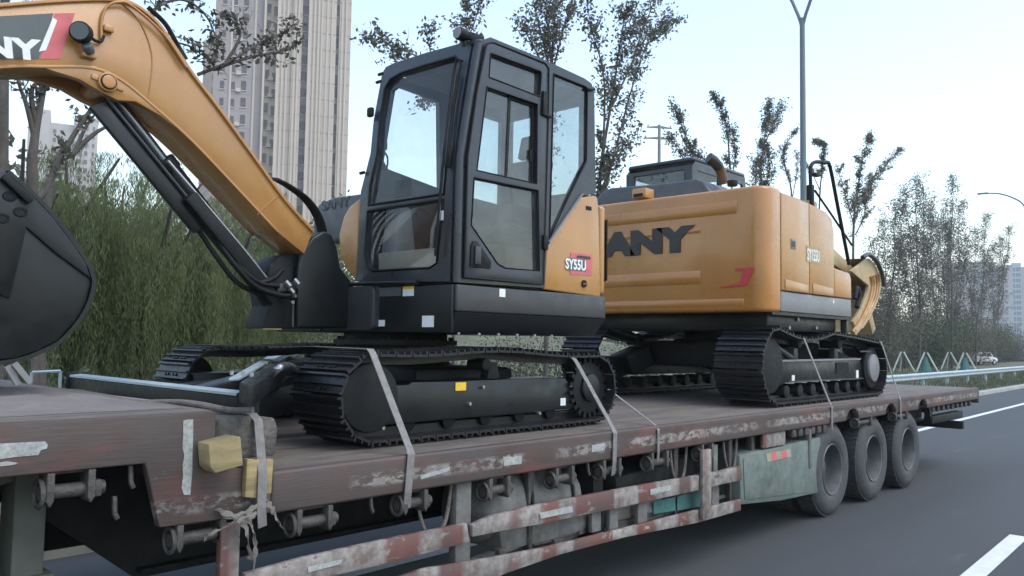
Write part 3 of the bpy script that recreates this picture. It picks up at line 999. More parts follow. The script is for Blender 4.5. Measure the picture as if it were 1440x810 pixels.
def lay_track(root, path, n, wd, y0, h):
    pos, L = along(path, n)
    me = shoe_mesh(L / n, wd, h)
    for p, d in pos:
        # path runs: bottom run towards +X, so outward is to the right of travel
        o = Vector((d.y, -d.x))
        mw = Matrix(((d.x, 0, o.x, p.x), (0, 1, 0, y0), (d.y, 0, o.y, p.y), (0, 0, 0, 1)))
        inst(me, 'track_shoe', root, mw)

# ------------------------------------------------------------------ the compact excavator in front
E1 = thing('compact_excavator', 'smaller black and yellow excavator with glass cab, boom reaching left, nearer the camera', 'excavator', (4.23, 5.23, ZD))
p1 = track_path(3.125, 5.33, 1.282, .262, .255, 0, lambda t: .02 * math.sin(PI * t) - .012 * math.sin(3 * PI * t))
for y0 in (4.0, 5.97):
    lay_track(E1, p1, 46, .51, y0, .024)
def disc(cx, cz, r, y, th, name, mat, parent, n=32, bev=.008):
    return MB().cyl((cx, y, cz), (cx, y + th, cz), r, n).build(name, mat, parent, bevel=bev)
fr_loop = [(3.015,1.612), (3.451,1.613), (3.481,1.63), (3.86,1.625), (4.208,1.627), (5.026,1.623), (5.208,1.54), (5.266,1.384), (4.757,1.365), (3.737,1.368), (3.371,1.363), (3.119,1.37), (3.03,1.457)]
for y0, s_ in ((4.10, 1), (6.18, -1)):
    fo = MB().pY(fr_loop, y0, y0 + .28).build('track_frame', 'black', E1, bevel=.012)
    ys = y0 - .035 if s_ > 0 else y0 + .28
    MB().cyl((3.125, ys, 1.544), (3.125, ys + .035, 1.544), .215, 36).build('idler', 'blackm', fo, bevel=.012)
    MB().cyl((5.33, ys + .01, 1.537), (5.33, ys + .05, 1.537), .205, 36).build('sprocket', 'blackm', fo, bevel=.006)
    tth = MB()
    for k in range(21):
        a = 2 * PI * k / 21
        tth.bar((5.33 + .19 * math.cos(a), ys + .03, 1.537 + .19 * math.sin(a)), (5.33 + .243 * math.cos(a), ys + .03, 1.537 + .243 * math.sin(a)), .03, .035, up=(0, 1, 0))
    tth.build('sprocket_teeth', 'blackm', fo)
    MB().cyl((5.33, ys - .02, 1.537), (5.33, ys + .06, 1.537), .115, 28).build('drive_hub', 'black', fo, bevel=.02)
    for k in range(5):
        x = 3.5 + .36 * k
        MB().cyl((x, y0 + .05, 1.355), (x, y0 + .2, 1.355), .058, 18).build('bottom_roller', 'blackm', fo, bevel=.01)
    MB().cyl((4.16, y0 - .01, 1.735), (4.16, y0 + .16, 1.735), .045, 18).build('carrier_roller', 'blackm', fo, bevel=.008)
    MB().pY([(4.17, 1.63), (4.30, 1.63), (4.27, 1.75), (4.20, 1.75)], y0 - .005, y0 + .08).build('roller_bracket', 'blackm', fo, bevel=.01)
    if s_ > 0:
        MB().box(3.12, 3.28, 4.085, 4.099, 1.40, 1.452).build('roller_guard', 'black', fo, bevel=.004)
        for a in ((4.12,1.579), (3.99,1.466), (3.133,1.353), (3.238,1.35), (4.729,1.362), (5.175,1.621), (5.104,1.56), (5.376,1.362)):
            MB().cyl((a[0], 4.078, a[1]), (a[0], 4.101, a[1]), .012, 8).build('bolt', 'zinc', fo)
        a, b = (3.861,1.616), (3.96,1.56)
        MB().box(a[0], b[0], 4.094, 4.0985, b[1], a[1]).build('warning_label', 'yellowlabel', fo)
        a, b = (4.99,1.464), (5.053,1.406)
        MB().box(a[0], b[0], 4.094, 4.0985, b[1], a[1]).build('white_label', 'white', fo)
        MB().bar((2.99, 4.097, 1.648), (3.30, 4.097, 1.648), .012, .02).build('edge_strip', 'skirt', fo)
MB().box(3.75, 4.75, 4.38, 6.18, 1.46, 1.70).build('car_body', 'blackm', E1, bevel=.04)
MB().cyl((4.27, 5.25, 1.70), (4.27, 5.25, 1.955), .42, 40).build('swing_ring', 'blackm', E1, bevel=.01)
sb = MB()
for k in range(24):
    a = 2 * PI * k / 24
    sb.cyl((4.27 + .46 * math.cos(a), 5.25 + .46 * math.sin(a), 1.90), (4.27 + .46 * math.cos(a), 5.25 + .46 * math.sin(a), 1.925), .014, 6)
sb.cyl((4.27, 5.25, 1.86), (4.27, 5.25, 1.90), .50, 40)
sb.build('ring_bolts', 'blackm', E1)
# dozer blade and its arms
bl = MB()
bl.pY([(2.30, 1.575), (2.34, 1.588), (2.385, 1.585), (2.40, 1.56), (2.365, 1.50), (2.355, 1.40), (2.37, 1.30), (2.34, 1.262), (2.30, 1.262), (2.315, 1.40)], 4.17, 6.72)
blo = bl.build('dozer_blade', 'black', E1, bevel=.008)
MB().pY([(2.298, 1.580), (2.384, 1.589), (2.38, 1.602), (2.300, 1.594)], 4.18, 6.71).build('blade_edge', 'galv', blo)
MB().box(2.28, 2.42, 6.721, 6.74, 1.262, 1.61).build('blade_end', 'blackm', blo, bevel=.01)
MB().box(2.28, 2.42, 4.15, 4.169, 1.262, 1.60).build('blade_end', 'blackm', blo, bevel=.01)
for y in (4.72, 5.75):
    MB().pY([(2.40, 1.35), (3.75, 1.48), (3.75, 1.62), (2.9, 1.58), (2.40, 1.50)], y, y + .12).build('blade_arm', 'black', E1, bevel=.012)
MB().bar((2.42, 5.3, 1.46), (3.5, 5.3, 1.70), .20, .12).build('blade_cylinder_box', 'black', E1, bevel=.012)
pl = [(1.902,3.544), (1.978,3.585), (5.093,8.276), (5.188,8.647)]
MB().prism(pl, lambda a, b, d: (a, b, d + .0 * a), 1.70, 1.715).build('cover_plate', 'galv', E1, bevel=.003)
pl = [(1.944,3.522), (1.839,3.212), (4.35,6.793), (5.33,8.646)]
MB().prism(pl, lambda a, b, d: (a, b, d), 1.60, 1.70).build('blade_cylinder', 'black', E1, bevel=.015)
for q in ((2.075,3.728,1.74), (2.066,3.63,1.73), (2.062,3.815,1.73), (3.078,5.211,1.74)):
    MB().cyl((q[0], q[1], 1.715), (q[0], q[1], 1.735), .010, 8).build('cover_bolt', 'zinc', E1)
for k, q in enumerate((([(2.253,3.878,1.68), (2.523,4.192,1.72), (3.476,5.624,1.72), (4.668,7.317,1.72)]), ([(2.495,4.195,1.68), (2.504,4.086,1.74), (2.923,4.66,1.72), (3.349,5.223,1.66)]), ([(2.388,4.256,1.56), (2.626,4.475,1.58), (3.158,5.056,1.6), (3.423,5.151,1.62)]))):
    MB().tube(smoothpts(q), .022 if k < 2 else .035, 8).build('hydraulic_hose', 'steel' if k == 1 else 'rubber', E1, smooth=60)

# upper structure: skirt and platform
plan = [(3.815, 5.0), (3.815, 4.05), (5.43, 4.05), (5.56, 4.085), (5.67, 4.25), (5.72, 4.6), (5.72, 5.8), (5.5, 6.25), (5.2, 6.38), (3.815, 6.38)]
MB().pZ(plan, 2.10, 2.288).build('skirt', 'skirt', E1, bevel=.015, seg=3)
lo = MB()
cx = sum(p[0] for p in plan) / len(plan); cy = sum(p[1] for p in plan) / len(plan)
low = []
for p in plan:
    d = Vector((cx - p[0], cy - p[1]))
    k = .10 / max(d.length, .1)
    low.append((p[0] + d.x * k * (0 if p[0] < 3.9 else 1), p[1] + d.y * k))
n = len(plan)
lo.v = [(p[0], p[1], 2.098) for p in plan] + [(p[0], p[1], 1.952) for p in low]
lo.f = [(i, (i + 1) % n, n + (i + 1) % n, n + i) for i in range(n)] + [tuple(range(n)), tuple(reversed(range(n, 2 * n)))]
lo.build('lower_skirt', 'black', E1, bevel=.008)
MB().box(3.79, 3.814, 4.075, 5.0, 1.955, 2.285).build('front_panel', 'black', E1, bevel=.006)
MB().pX([(p[0], p[1]) for p in rrect(4.86, 5.52, 1.965, 2.30, .05)], 3.73, 3.812).build('front_toolbox', 'skirt', E1, bevel=.012)
MB().tube(smoothpts([(3.745, 5.545, 1.96), (3.745, 5.55, 2.18), (3.745, 5.52, 2.29), (3.745, 5.40, 2.32), (3.745, 4.9, 2.315), (3.76, 4.4, 2.305)]), .016, 8).build('toolbox_edge', 'black', E1, smooth=60)
def xlabel(pa, pb, name, mat, X=3.788):
    (ya, za), (yb, zb) = pa, pb
    return MB().box(X - .003, X, min(ya, yb), max(ya, yb), min(za, zb), max(za, zb)).build(name, mat, E1)
xlabel((4.589,2.28), (4.469,2.215), 'white_label', 'white')
xlabel((4.585,2.285), (4.466,2.266), 'yellow_label', 'yellowlabel', 3.7845)
xlabel((4.371,2.072), (4.249,1.993), 'white_label', 'white')
xlabel((4.868,2.045), (4.79,1.998), 'white_label', 'white')
xlabel((4.904,2.285), (4.611,2.219), 'dark_label', 'decalgrey')
a, b = (4.228,2.278), (4.289,2.22)
MB().box(a[0], b[0], 4.046, 4.0495, b[1], a[1]).build('white_label', 'white', E1)
sr = MB()
for x in np.arange(3.9, 5.1, .2):
    sr.cyl((float(x), 4.12, 1.945), (float(x), 4.12, 1.958), .012, 8)
sr.build('skirt_bolts', 'zinc', E1)
# engine cover, rear corner and side panel
MB().pY([(4.73,2.301), (4.756,2.636), (5.183,3.076), (5.344,3.111), (5.392,3.1), (5.414,2.972), (5.444,2.277)], 4.053, 4.099).build('side_panel', 'yellow', E1, bevel=.012, seg=3)
MB().bar(tuple([(4.764,2.664)[0], 4.049, (4.764,2.664)[1]]), tuple([(5.173,3.098)[0], 4.049, (5.173,3.098)[1]]), .012, .03, up=(0, 1, 0)).build('panel_seam', 'paleGrey', E1)
rc = [(5.45, 4.056), (5.53, 4.075), (5.60, 4.15), (5.66, 4.30), (5.70, 4.6), (5.70, 5.9), (5.5, 6.25), (5.36, 6.3), (5.36, 4.2), (5.44, 4.12)]
MB().pZ(rc, 2.297, 3.045).build('engine_cover', 'yellow', E1, bevel=.05, seg=4)
MB().prism([(0, 0), (.095, 0), (.095, .52), (0, .52)], lambda a, b, d: (5.535 + a * .62 + d * .5, 4.073 + a * .72 - d * .4, 2.42 + b), 0, .03).build('rear_grille', 'blackm', E1, bevel=.014, seg=3)
a = (5.269,3)
MB().box(a[0] - .035, a[0] + .035, 4.047, 4.0515, a[1] - .018, a[1] + .012).build('panel_latch', 'blackm', E1, bevel=.002)
a = (5.213,2.374)
MB().cyl((a[0], 4.040, a[1]), (a[0], 4.0515, a[1]), .030, 20).build('panel_lock', 'blackm', E1)
MB().box(a[0] - .022, a[0] + .022, 4.036, 4.0395, a[1] - .004, a[1] + .004).build('lock_slot', 'red', E1)
# model decal
dl = [(5.044,2.613), (5.303,2.619), (5.323,2.585), (5.32,2.451), (5.038,2.437), (5.028,2.527)]
MB().pY(dl, 4.0485, 4.0515).build('model_decal', 'redpink', E1)
dl = [(4.991,2.569), (5.238,2.572), (5.235,2.474), (4.984,2.472)]
MB().pY(dl, 4.0462, 4.048).build('decal_backing', 'decalgrey', E1)  # dark printed backing of the white lettering
a, b, c = (4.971,2.477), (5.23,2.479), (4.969,2.561)
text_part('model_lettering', 'SY55U', 'white', b[0] - a[0], (c[1] - a[1]) * 1.02, frame_mw((a[0], 4.0458, a[1]), (b[0] - a[0], 0, b[1] - a[1]), (0, 0, 1)), E1, .002, .03)
dl = [(5.126,2.597), (5.294,2.6), (5.294,2.577), (5.108,2.576)]
MB().pY(dl, 4.0465, 4.0482).build('decal_bar', 'letterdark', E1)

# ---- cab
def fX(z):
    return 3.815 + .19 * max(0, z - 3.17)
side = [(3.828,2.299), (3.837,3.169), (3.908,3.584), (3.982,3.981), (4.016,4.042), (4.095,4.085), (4.643,4.081), (5.194,4.058), (5.29,4.04), (5.33,3.984), (5.363,3.131), (5.173,3.086), (4.748,2.646), (4.721,2.312)]
h_up = [(4.084,3.957), (4.62,3.964), (4.633,3.951), (4.624,3.766), (4.066,3.779), (4.077,3.945)]
h_mid = [(4.047,3.704), (4.593,3.703), (4.598,3.092), (3.963,3.091)]
h_low = [(3.937,3.036), (4.615,3.045), (4.644,2.436), (4.262,2.429), (4.187,2.454), (3.918,2.7)]
h_rear = [(4.806,3.995), (5.215,3.992), (5.234,3.979), (5.234,3.382), (5.009,3.057), (4.78,2.699)]
cab = MB().pY([side, h_up, h_mid, h_low, h_rear], 4.052, 4.10).build('cab', 'cabgrey', E1)
# door: a frame standing proud of the cab shell, with its own openings
door = [(3.86,2.335), (3.871,3.175), (3.949,3.645), (4.032,3.995), (4.067,4.031), (4.111,4.043), (4.677,4.04), (4.72,4.012), (4.72,3.604), (4.696,2.337)]
do = MB().pY([door, h_up, h_mid, h_low], 4.030, 4.0505).build('door', 'cabgrey', E1, bevel=.005)
def pane(loop, y, name, mat, par, th=.006):
    return MB().pY(loop, y, y + th).build(name, mat, par)
pane(h_up, 4.062, 'door_window', 'glassdoor', do)
pane(h_low, 4.062, 'door_window', 'glassdoor', do)
pane([(4.047,3.704), (4.315,3.705), (4.291,3.092), (3.963,3.091)], 4.060, 'sliding_window', 'glassdoor', do)
pane([(4.299,3.706), (4.593,3.703), (4.598,3.092), (4.276,3.09)], 4.070, 'sliding_window', 'glassdoor', do)
MB().pY([(4.299,3.712), (4.326,3.713), (4.298,3.088), (4.276,3.09)], 4.054, 4.078).build('window_stile', 'blackm', do)
MB().pY([(4.322,3.706), (4.593,3.703), (4.602,3.092), (4.573,3.093), (4.565,3.683), (4.323,3.685)], 4.056, 4.08).build('window_seal', 'rubber', do)
MB().pY([(4.543,3.349), (4.568,3.353), (4.565,3.266), (4.541,3.262)], 4.05, 4.066).build('window_latch', 'rubber', do)
pane(h_rear, 4.064, 'side_window', 'glassdoor', cab)
for lp in (door,):
    P = [Vector((p[0], 4.0295, p[1])) for p in lp]
    MB().tube(P + [P[0]], .007, 6).build('door_seal', 'rubber', do, smooth=60)
def looptube(lp, y, r, name, par):
    P = [Vector((p[0], y, p[1])) for p in lp]
    return MB().tube(P + [P[0]], r, 6).build(name, 'rubber', par, smooth=60)
for lp in (h_up, h_mid, h_low):
    looptube(lp, 4.030, .006, 'window_seal', do)
looptube(h_rear, 4.052, .008, 'window_seal', cab)
hd = [(3.906,2.407), (3.915,2.561), (3.935,2.592), (3.969,2.596), (4.114,2.468), (4.108,2.412)]
MB().pY(hd, 4.020, 4.031).build('handle_recess', 'blackm', do, bevel=.004)
MB().pY([(3.943,2.558), (3.998,2.559), (3.995,2.429), (3.939,2.429)], 4.004, 4.019).build('door_handle', 'skirt', do, bevel=.006)
for lp in ([(4.642,3.816), (4.692,3.811), (4.687,3.649), (4.746,3.645), (4.747,3.623), (4.637,3.627)], [(4.673,2.714), (4.723,2.708), (4.717,2.598), (4.667,2.605)]):
    MB().pY(lp, 4.008, 4.031).build('door_hinge', 'blackm', do, bevel=.005)
# front frame and panes
front = [(4.115,2.305), (4.098,3.172), (4.116,3.594), (4.111,3.992), (4.188,4.045), (4.619,4.067), (4.993,4.074), (5.096,4.062), (5.128,4.014), (5.123,3.617), (5.081,3.341), (5.149,3.042), (5.181,2.345)]
gl_top = [(4.17,3.182), (4.2,3.611), (4.188,3.879), (4.264,3.953), (4.593,3.963), (4.876,3.964), (5,3.938), (5.052,3.871), (5.042,3.614), (4.991,3.311), (5.034,3.074), (5.045,2.926), (4.191,2.919)]
gl_bot = [(4.197,2.88), (5.052,2.883), (5.073,2.538), (5.042,2.449), (4.971,2.418), (4.323,2.408), (4.25,2.44)]
def pF(loops, d0, d1):
    return MB().prism(loops, lambda a, b, d: (fX(b) + d, a, b), d0, d1)
pF([front, gl_top, gl_bot], -.012, .05).build('front_frame', 'cabgrey', cab)
ws = pF(gl_top[:10], .012, .018)
wl_ = pF([gl_top[0]] + gl_top[9:], .012, .018)
ws.add(wl_.v, wl_.f)
ws.build('windshield', 'glass', cab, smooth=0)
pF(gl_bot, .012, .018).build('lower_windshield', 'glass', cab)
def frontrim(lp, r):
    P = [Vector((fX(p[1]) - .012, p[0], p[1])) for p in lp]
    return MB().tube(P + [P[0]], r, 6).build('windshield_seal', 'rubber', cab, smooth=60)
frontrim(gl_top, .010)
frontrim(gl_bot, .010)
# near A pillar corner (rounded) closing front and side
pts = []
for (py, pz), (sx_, sz_) in zip(((4.093,2.304), (4.076,3.169), (4.086,3.588), (4.085,4.008)), ((3.828,2.299), (3.837,3.169), (3.908,3.584), (3.996,4.015))):
    pts.append((fX(sz_) + .030, 4.082, sz_))
MB().tube(pts, .036, 12).build('corner_pillar', 'cabgrey', cab, smooth=60)
fp = [(fX(z) + .03, y, z) for (y, z) in ((5.163,2.344), (5.122,3.039), (5.055,3.353), (5.109,4.01))]
MB().tube(fp, .034, 12).build('corner_pillar', 'cabgrey', cab, smooth=60)
# roof, far side, rear, floor
yf = 5.06
rf = MB()
zr = lambda x: 4.035 - .025 * (x - 4.0)
rl = rrect(3.985, 5.34, 4.055, 5.075, .06)
MB().prism(rl, lambda a, b, d: (a, b, zr(a) + d), -.02, .022).build('cab_roof', 'cabgrey', cab, bevel=.02, seg=3)
MB().box(4.10, 5.25, 4.12, 5.0, 3.955, 3.985).build('roof_lining', 'paleGrey', cab)
rs = [(3.83, 2.30), (3.83, 3.17), (3.97, 4.0), (5.33, 4.0), (5.33, 2.30)]
w1 = [(4.03, 3.87), (4.09, 3.92), (4.50, 3.90), (4.53, 3.16), (3.98, 3.235), (3.935, 3.29)]
w2 = [(4.68, 3.15), (5.26, 3.12), (5.26, 3.88), (4.68, 3.90)]
MB().pY([rs, w1, w2], 5.04, 5.085).build('far_side_wall', 'cabgrey', cab)
pane(w1, 5.06, 'far_side_window', 'glass', cab)
pane(w2, 5.06, 'far_side_window', 'glass', cab)
MB().pX([[(4.10, 2.30), (5.04, 2.30), (5.04, 4.0), (4.10, 4.0)], [(4.18, 3.15), (4.96, 3.15), (4.96, 3.88), (4.18, 3.88)]], 5.29, 5.33).build('rear_wall', 'cabgrey', cab)
MB().box(5.305, 5.311, 4.18, 4.96, 3.15, 3.88).build('rear_window', 'glass', cab)
MB().box(3.87, 5.285, 4.105, 5.035, 2.30, 2.36).build('cab_floor', 'interior', cab)
MB().box(3.88, 4.5, 4.12, 5.02, 2.361, 2.40).build('floor_mat', 'mat_beige', cab, bevel=.01)
MB().pY([(3.88, 2.40), (3.93, 2.40), (3.90, 2.56), (3.87, 2.56)], 4.2, 5.0).build('kick_panel', 'mat_beige', cab, bevel=.008)
MB().box(4.62, 5.05, 4.36, 4.84, 2.362, 2.66).build('seat_base', 'interior', cab, bevel=.03)
MB().box(4.50, 5.0, 4.34, 4.86, 2.665, 2.80).build('seat_cushion', 'seat', cab, bevel=.05, seg=3)
MB().pY([(4.94, 2.78), (5.08, 2.78), (5.22, 3.42), (5.12, 3.46)], 4.36, 4.84).build('seat_back', 'seat', cab, bevel=.045, seg=3)
MB().pY([(5.13, 3.47), (5.21, 3.46), (5.26, 3.66), (5.18, 3.68)], 4.46, 4.74).build('head_rest', 'seat', cab, bevel=.03, seg=3)
for y in (4.16, 4.90):
    MB().pY([(4.48, 2.82), (5.0, 2.72), (5.02, 2.90), (4.50, 2.95)], y, y + .12).build('arm_console', 'interior', cab, bevel=.02)
    MB().tube([(4.55, y + .06, 2.94), (4.52, y + .06, 3.06), (4.53, y + .06, 3.16)], .014, 8).build('joystick', 'rubber', cab)
    MB().cyl((4.53, y + .06, 3.13), (4.54, y + .06, 3.23), .026, 10).build('joystick_grip', 'rubber', cab, bevel=.006)
for y in (4.5, 4.66):
    MB().tube([(4.10, y, 2.40), (4.12, y, 2.75), (4.20, y, 2.93)], .014, 8).build('travel_lever', 'paleGrey', cab, smooth=60)
    MB().box(4.05, 4.19, y - .03, y + .03, 2.401, 2.44).build('travel_pedal', 'rubber', cab, bevel=.008)
MB().pY([(3.90, 2.40), (4.16, 2.40), (4.08, 2.92), (3.96, 2.96)], 4.86, 5.03).build('right_console', 'paleGrey', cab, bevel=.02)
MB().box(3.99, 4.03, 4.80, 4.97, 3.0, 3.14).build('monitor', 'rubber', cab, bevel=.012)
wi = [(4.129,3.872), (4.196,3.877), (4.183,3.541), (4.165,3.072), (4.219,2.483)]
MB().tube(smoothpts([(fX(b) - .055, a, b) for a, b in wi], 5), .010, 6).build('wiper_arm', 'blackm', cab, smooth=60)
wi = [(4.169,3.782), (4.165,3.54), (4.137,3.209)]
MB().tube([(fX(b) - .035, a, b) for a, b in wi], .014, 6).build('wiper_blade', 'rubber', cab, smooth=60)
wi = [(4.106,3.266), (4.137,3.092)]
MB().tube([(3.78, a, b) for a, b in wi], .022, 8).build('wiper_motor', 'blackm', cab, bevel=.005)
a = (4.22,2.735)
b = (4.186,2.802)
MB().box(3.795, 3.80, min(a[0], b[0]), max(a[0], b[0]), a[1], b[1]).build('white_label', 'white', cab)
# work lamp on the roof corner, beacon stub, mirrors
q = (3.93,4.188,4.093)
q = Vector(q)
lamp = MB().cyl(q + Vector((-.035, 0, 0)), q + Vector((.05, 0, 0)), .047, 18).build('work_lamp', 'blackm', cab, bevel=.012)
MB().cyl(q + Vector((-.040, 0, 0)), q + Vector((-.0351, 0, 0)), .040, 18).build('lamp_lens', 'paleGrey', lamp)
MB().pY([(q.x + .02, q.z - .04), (q.x + .07, q.z - .04), (q.x + .09, q.z - .16), (q.x + .05, q.z - .16)], q.y - .02, q.y + .02).build('lamp_bracket', 'blackm', cab, bevel=.006)
MB().bar((q.x + .05, q.y - .02, q.z), (q.x + .16, q.y - .07, q.z - .02), .04, .06).build('lamp_bracket', 'blackm', cab, bevel=.01)
for (pz, r) in (((3.86,5.128,3.678), .030), ((3.95,5.105,3.579), .026), ((3.98,5.101,3.43), .028)):
    MB().box(pz[0] - .02, pz[0] + .02, pz[1] - r, pz[1] + r, pz[2] - r * 1.3, pz[2] + r * 1.3).build('mirror', 'blackm', cab, bevel=.015)
MB().tube(smoothpts([(3.98,5.108,3.391), (3.98,5.052,3.326), (3.96,5.041,3.231), (3.9,5.053,3.234), (3.86,5.049,3.305)]), .008, 6).build('mirror_stay', 'blackm', cab, smooth=60)
for a in ((3.9,5.058,3.98), (3.88,5.056,3.912), (3.8,5.127,3.188)):
    MB().cyl(Vector(a) + Vector((0, .03, 0)), Vector(a) + Vector((0, -.02, 0)), .013, 8).build('frame_stud', 'blackm', cab)
a = (5.243,3.975)
MB().tube([(a[0] - .03, 4.045, a[1]), (a[0] + .03, 4.03, a[1]), (a[0] + .07, 4.04, a[1] + .02)], .012, 6).build('window_knob', 'rubber', cab)

# right-hand tank cover and hood
MB().pX([(5.192,2.348), (5.275,2.362), (5.393,2.457), (5.485,2.577), (5.503,2.739), (5.442,2.884), (5.369,2.958), (5.222,3.016)], 3.85, 4.5).build('tank_cover', 'yellow2', E1, bevel=.03, seg=3)
MB().pX([(5.959,3.206), (6.363,3.217), (6.616,3.183), (6.707,3.096), (6.691,2.82), (5.939,2.767)], 4.4, 5.2).build('hood', 'hood', E1, bevel=.03, seg=3)
a, b, c = (6.562,3.102), (6.111,3.085), (6.567,3.198)
text_part('hood_lettering', 'SANY', 'skirt', abs(a[0] - b[0]), c[1] - a[1], frame_mw((4.398, a[0], a[1]), (0, -1, 0), (0, 0, 1)), E1, .004)
# swing bracket, its cover and boom foot
MB().pY([(3.292,1.97), (3.28,2.291), (3.287,2.437), (3.324,2.555), (3.394,2.646), (3.491,2.705), (3.567,2.692), (3.622,2.583), (3.653,2.444), (3.762,2.337), (3.79,2.3), (3.761,1.981)], 5.17, 5.23).build('swing_cover', 'black', E1, bevel=.02, seg=3)
MB().pY([(3.046,1.965), (3.107,2.128), (3.067,2.278), (3.096,2.422), (3.184,2.501), (3.331,2.524), (3.427,2.406), (3.443,1.974)], 5.24, 5.50).build('swing_post', 'blackm', E1, bevel=.015)
MB().pY([(3.107,2.28), (3.274,2.311), (3.276,2.249), (3.115,2.22)], 5.16, 5.24).build('bracket_pin_plate', 'skirt', E1, bevel=.01)
for a in ((3.169,2.305), (3.238,2.324), (3.199,2.26)):
    MB().tube([(a[0], 5.14, a[1]), (a[0] + .02, 5.12, a[1] - .03), (a[0] + .04, 5.15, a[1] - .06)], .014, 8).build('hose_fitting', 'zinc', E1)
for a in ((3.246,2.205), (3.231,2.158)):
    MB().cyl((a[0], 5.14, a[1]), (a[0], 5.17, a[1]), .014, 8).build('bolt', 'steel', E1)
MB().bar(((3.237,2.159)[0], 5.155, (3.237,2.159)[1]), ((3.243,1.98)[0], 5.155, (3.243,1.98)[1]), .014, .014).build('bracket_rib', 'skirt', E1)
a = (3.092,1.986)
MB().box(a[0] - .03, a[0] + .12, 5.25, 5.4, 1.96, 1.99).build('bracket_step', 'yellowwood', E1)
# boom
btop = [(0.835,3.512), (1.108,3.647), (1.307,3.73), (1.632,3.863), (1.91,3.958), (2.039,3.963), (2.176,3.895), (2.287,3.778), (2.422,3.624), (2.603,3.446), (2.848,3.191), (3.139,2.888), (3.384,2.684)]
bbot = [(3.317,2.515), (3.091,2.652), (2.753,2.928), (2.441,3.178), (2.191,3.345), (1.975,3.471), (1.807,3.503), (1.575,3.451), (1.324,3.382), (0.851,3.196)]
boom = MB().pY(btop + bbot, 5.15, 5.47).build('boom', 'yellow', E1, bevel=.004)
def flange(pts, y0, y1, t, name):
    mb = MB()
    P = smoothpts([(p[0], 0, p[1]) for p in pts], 4)
    for y in (y0, y1):
        pass
    n = len(P)
    for i, p in enumerate(P):
        d = (P[min(i + 1, n - 1)] - P[max(i - 1, 0)]).normalized()
        nn = Vector((-d.z, 0, d.x))
        for y, s_ in ((y0, -1), (y1, -1), (y1, 1), (y0, 1)):
            q = p + nn * (s_ * t / 2)
            mb.v.append((q.x, y, q.z))
    for i in range(n - 1):
        for j in range(4):
            mb.f.append((i * 4 + j, i * 4 + (j + 1) % 4, (i + 1) * 4 + (j + 1) % 4, (i + 1) * 4 + j))
    mb.f.append((0, 1, 2, 3)); mb.f.append((4 * n - 1, 4 * n - 2, 4 * n - 3, 4 * n - 4))
    return mb.build(name, 'yellow', boom, bevel=.002)
flange(btop, 5.132, 5.488, .020, 'top_flange')
flange(bbot[1:], 5.136, 5.484, .016, 'bottom_flange')
MB().pY([(1.545,3.435), (1.739,3.416), (1.862,3.368), (1.959,3.342), (2.066,3.358), (2.225,3.302), (2.402,3.203), (2.191,3.354), (1.974,3.484), (1.806,3.52)], 5.142, 5.20).build('cylinder_bracket', 'yellow', boom, bevel=.004)
MB().pY([(1.545,3.435), (1.739,3.416), (1.862,3.368), (1.959,3.342), (2.066,3.358), (2.225,3.302), (2.402,3.203), (2.191,3.354), (1.974,3.484), (1.806,3.52)], 5.42, 5.478).build('cylinder_bracket', 'yellow', boom, bevel=.004)
a = (1.889,3.432)
MB().cyl((a[0], 5.11, a[1]), (a[0], 5.50, a[1]), .058, 24).build('pin_boss', 'yellow', boom, bevel=.006)
MB().cyl((a[0], 5.098, a[1]), (a[0], 5.1095, a[1]), .040, 24).build('pin', 'yellow2', boom, bevel=.003)
MB().tube([(a[0] + .043 * math.cos(t), 5.106, a[1] + .043 * math.sin(t)) for t in [2 * PI * k / 24 for k in range(25)]], .005, 6).build('pin_ring', 'blackm', boom, smooth=60)
MB().bar((a[0] - .09, 5.14, a[1] + .02), (a[0] + .1, 5.14, a[1] - .02), .02, .03).build('pin_keeper', 'yellow', boom, bevel=.004)
for q in ([(1.943,5.148,3.959), (2.069,5.148,3.871), (2.158,5.148,3.667), (2.143,5.148,3.389)], [(3.091,5.148,2.912), (2.982,5.148,2.811), (2.93,5.148,2.754)]):
    MB().tube(smoothpts(q), .0045, 5).build('weld_seam', 'yellow', boom, smooth=60)
# boom decal
MB().pY([(0.895,3.516), (1.31,3.67), (1.578,3.77), (1.513,3.481), (1.322,3.43), (0.907,3.285)], 5.146, 5.1495).build('boom_decal', 'decalgrey', boom)
MB().pY([(1.586,3.772), (1.693,3.807), (1.625,3.511), (1.521,3.483)], 5.146, 5.1495).build('boom_decal', 'redpink', boom)
MB().pY([(1.576,3.743), (1.599,3.733), (1.548,3.541), (1.511,3.522)], 5.143, 5.1455).build('decal_slash', 'white', boom)
a, b, c = (1,3.369), (1.502,3.523), (1.497,3.644)
text_part('boom_lettering', 'SANY', 'white', math.hypot(b[0] - a[0], b[1] - a[1]), c[1] - b[1], frame_mw((a[0], 5.1455, a[1] + .01), (b[0] - a[0], 0, b[1] - a[1] - .01), (0, 0, 1)), boom, .002, .045)
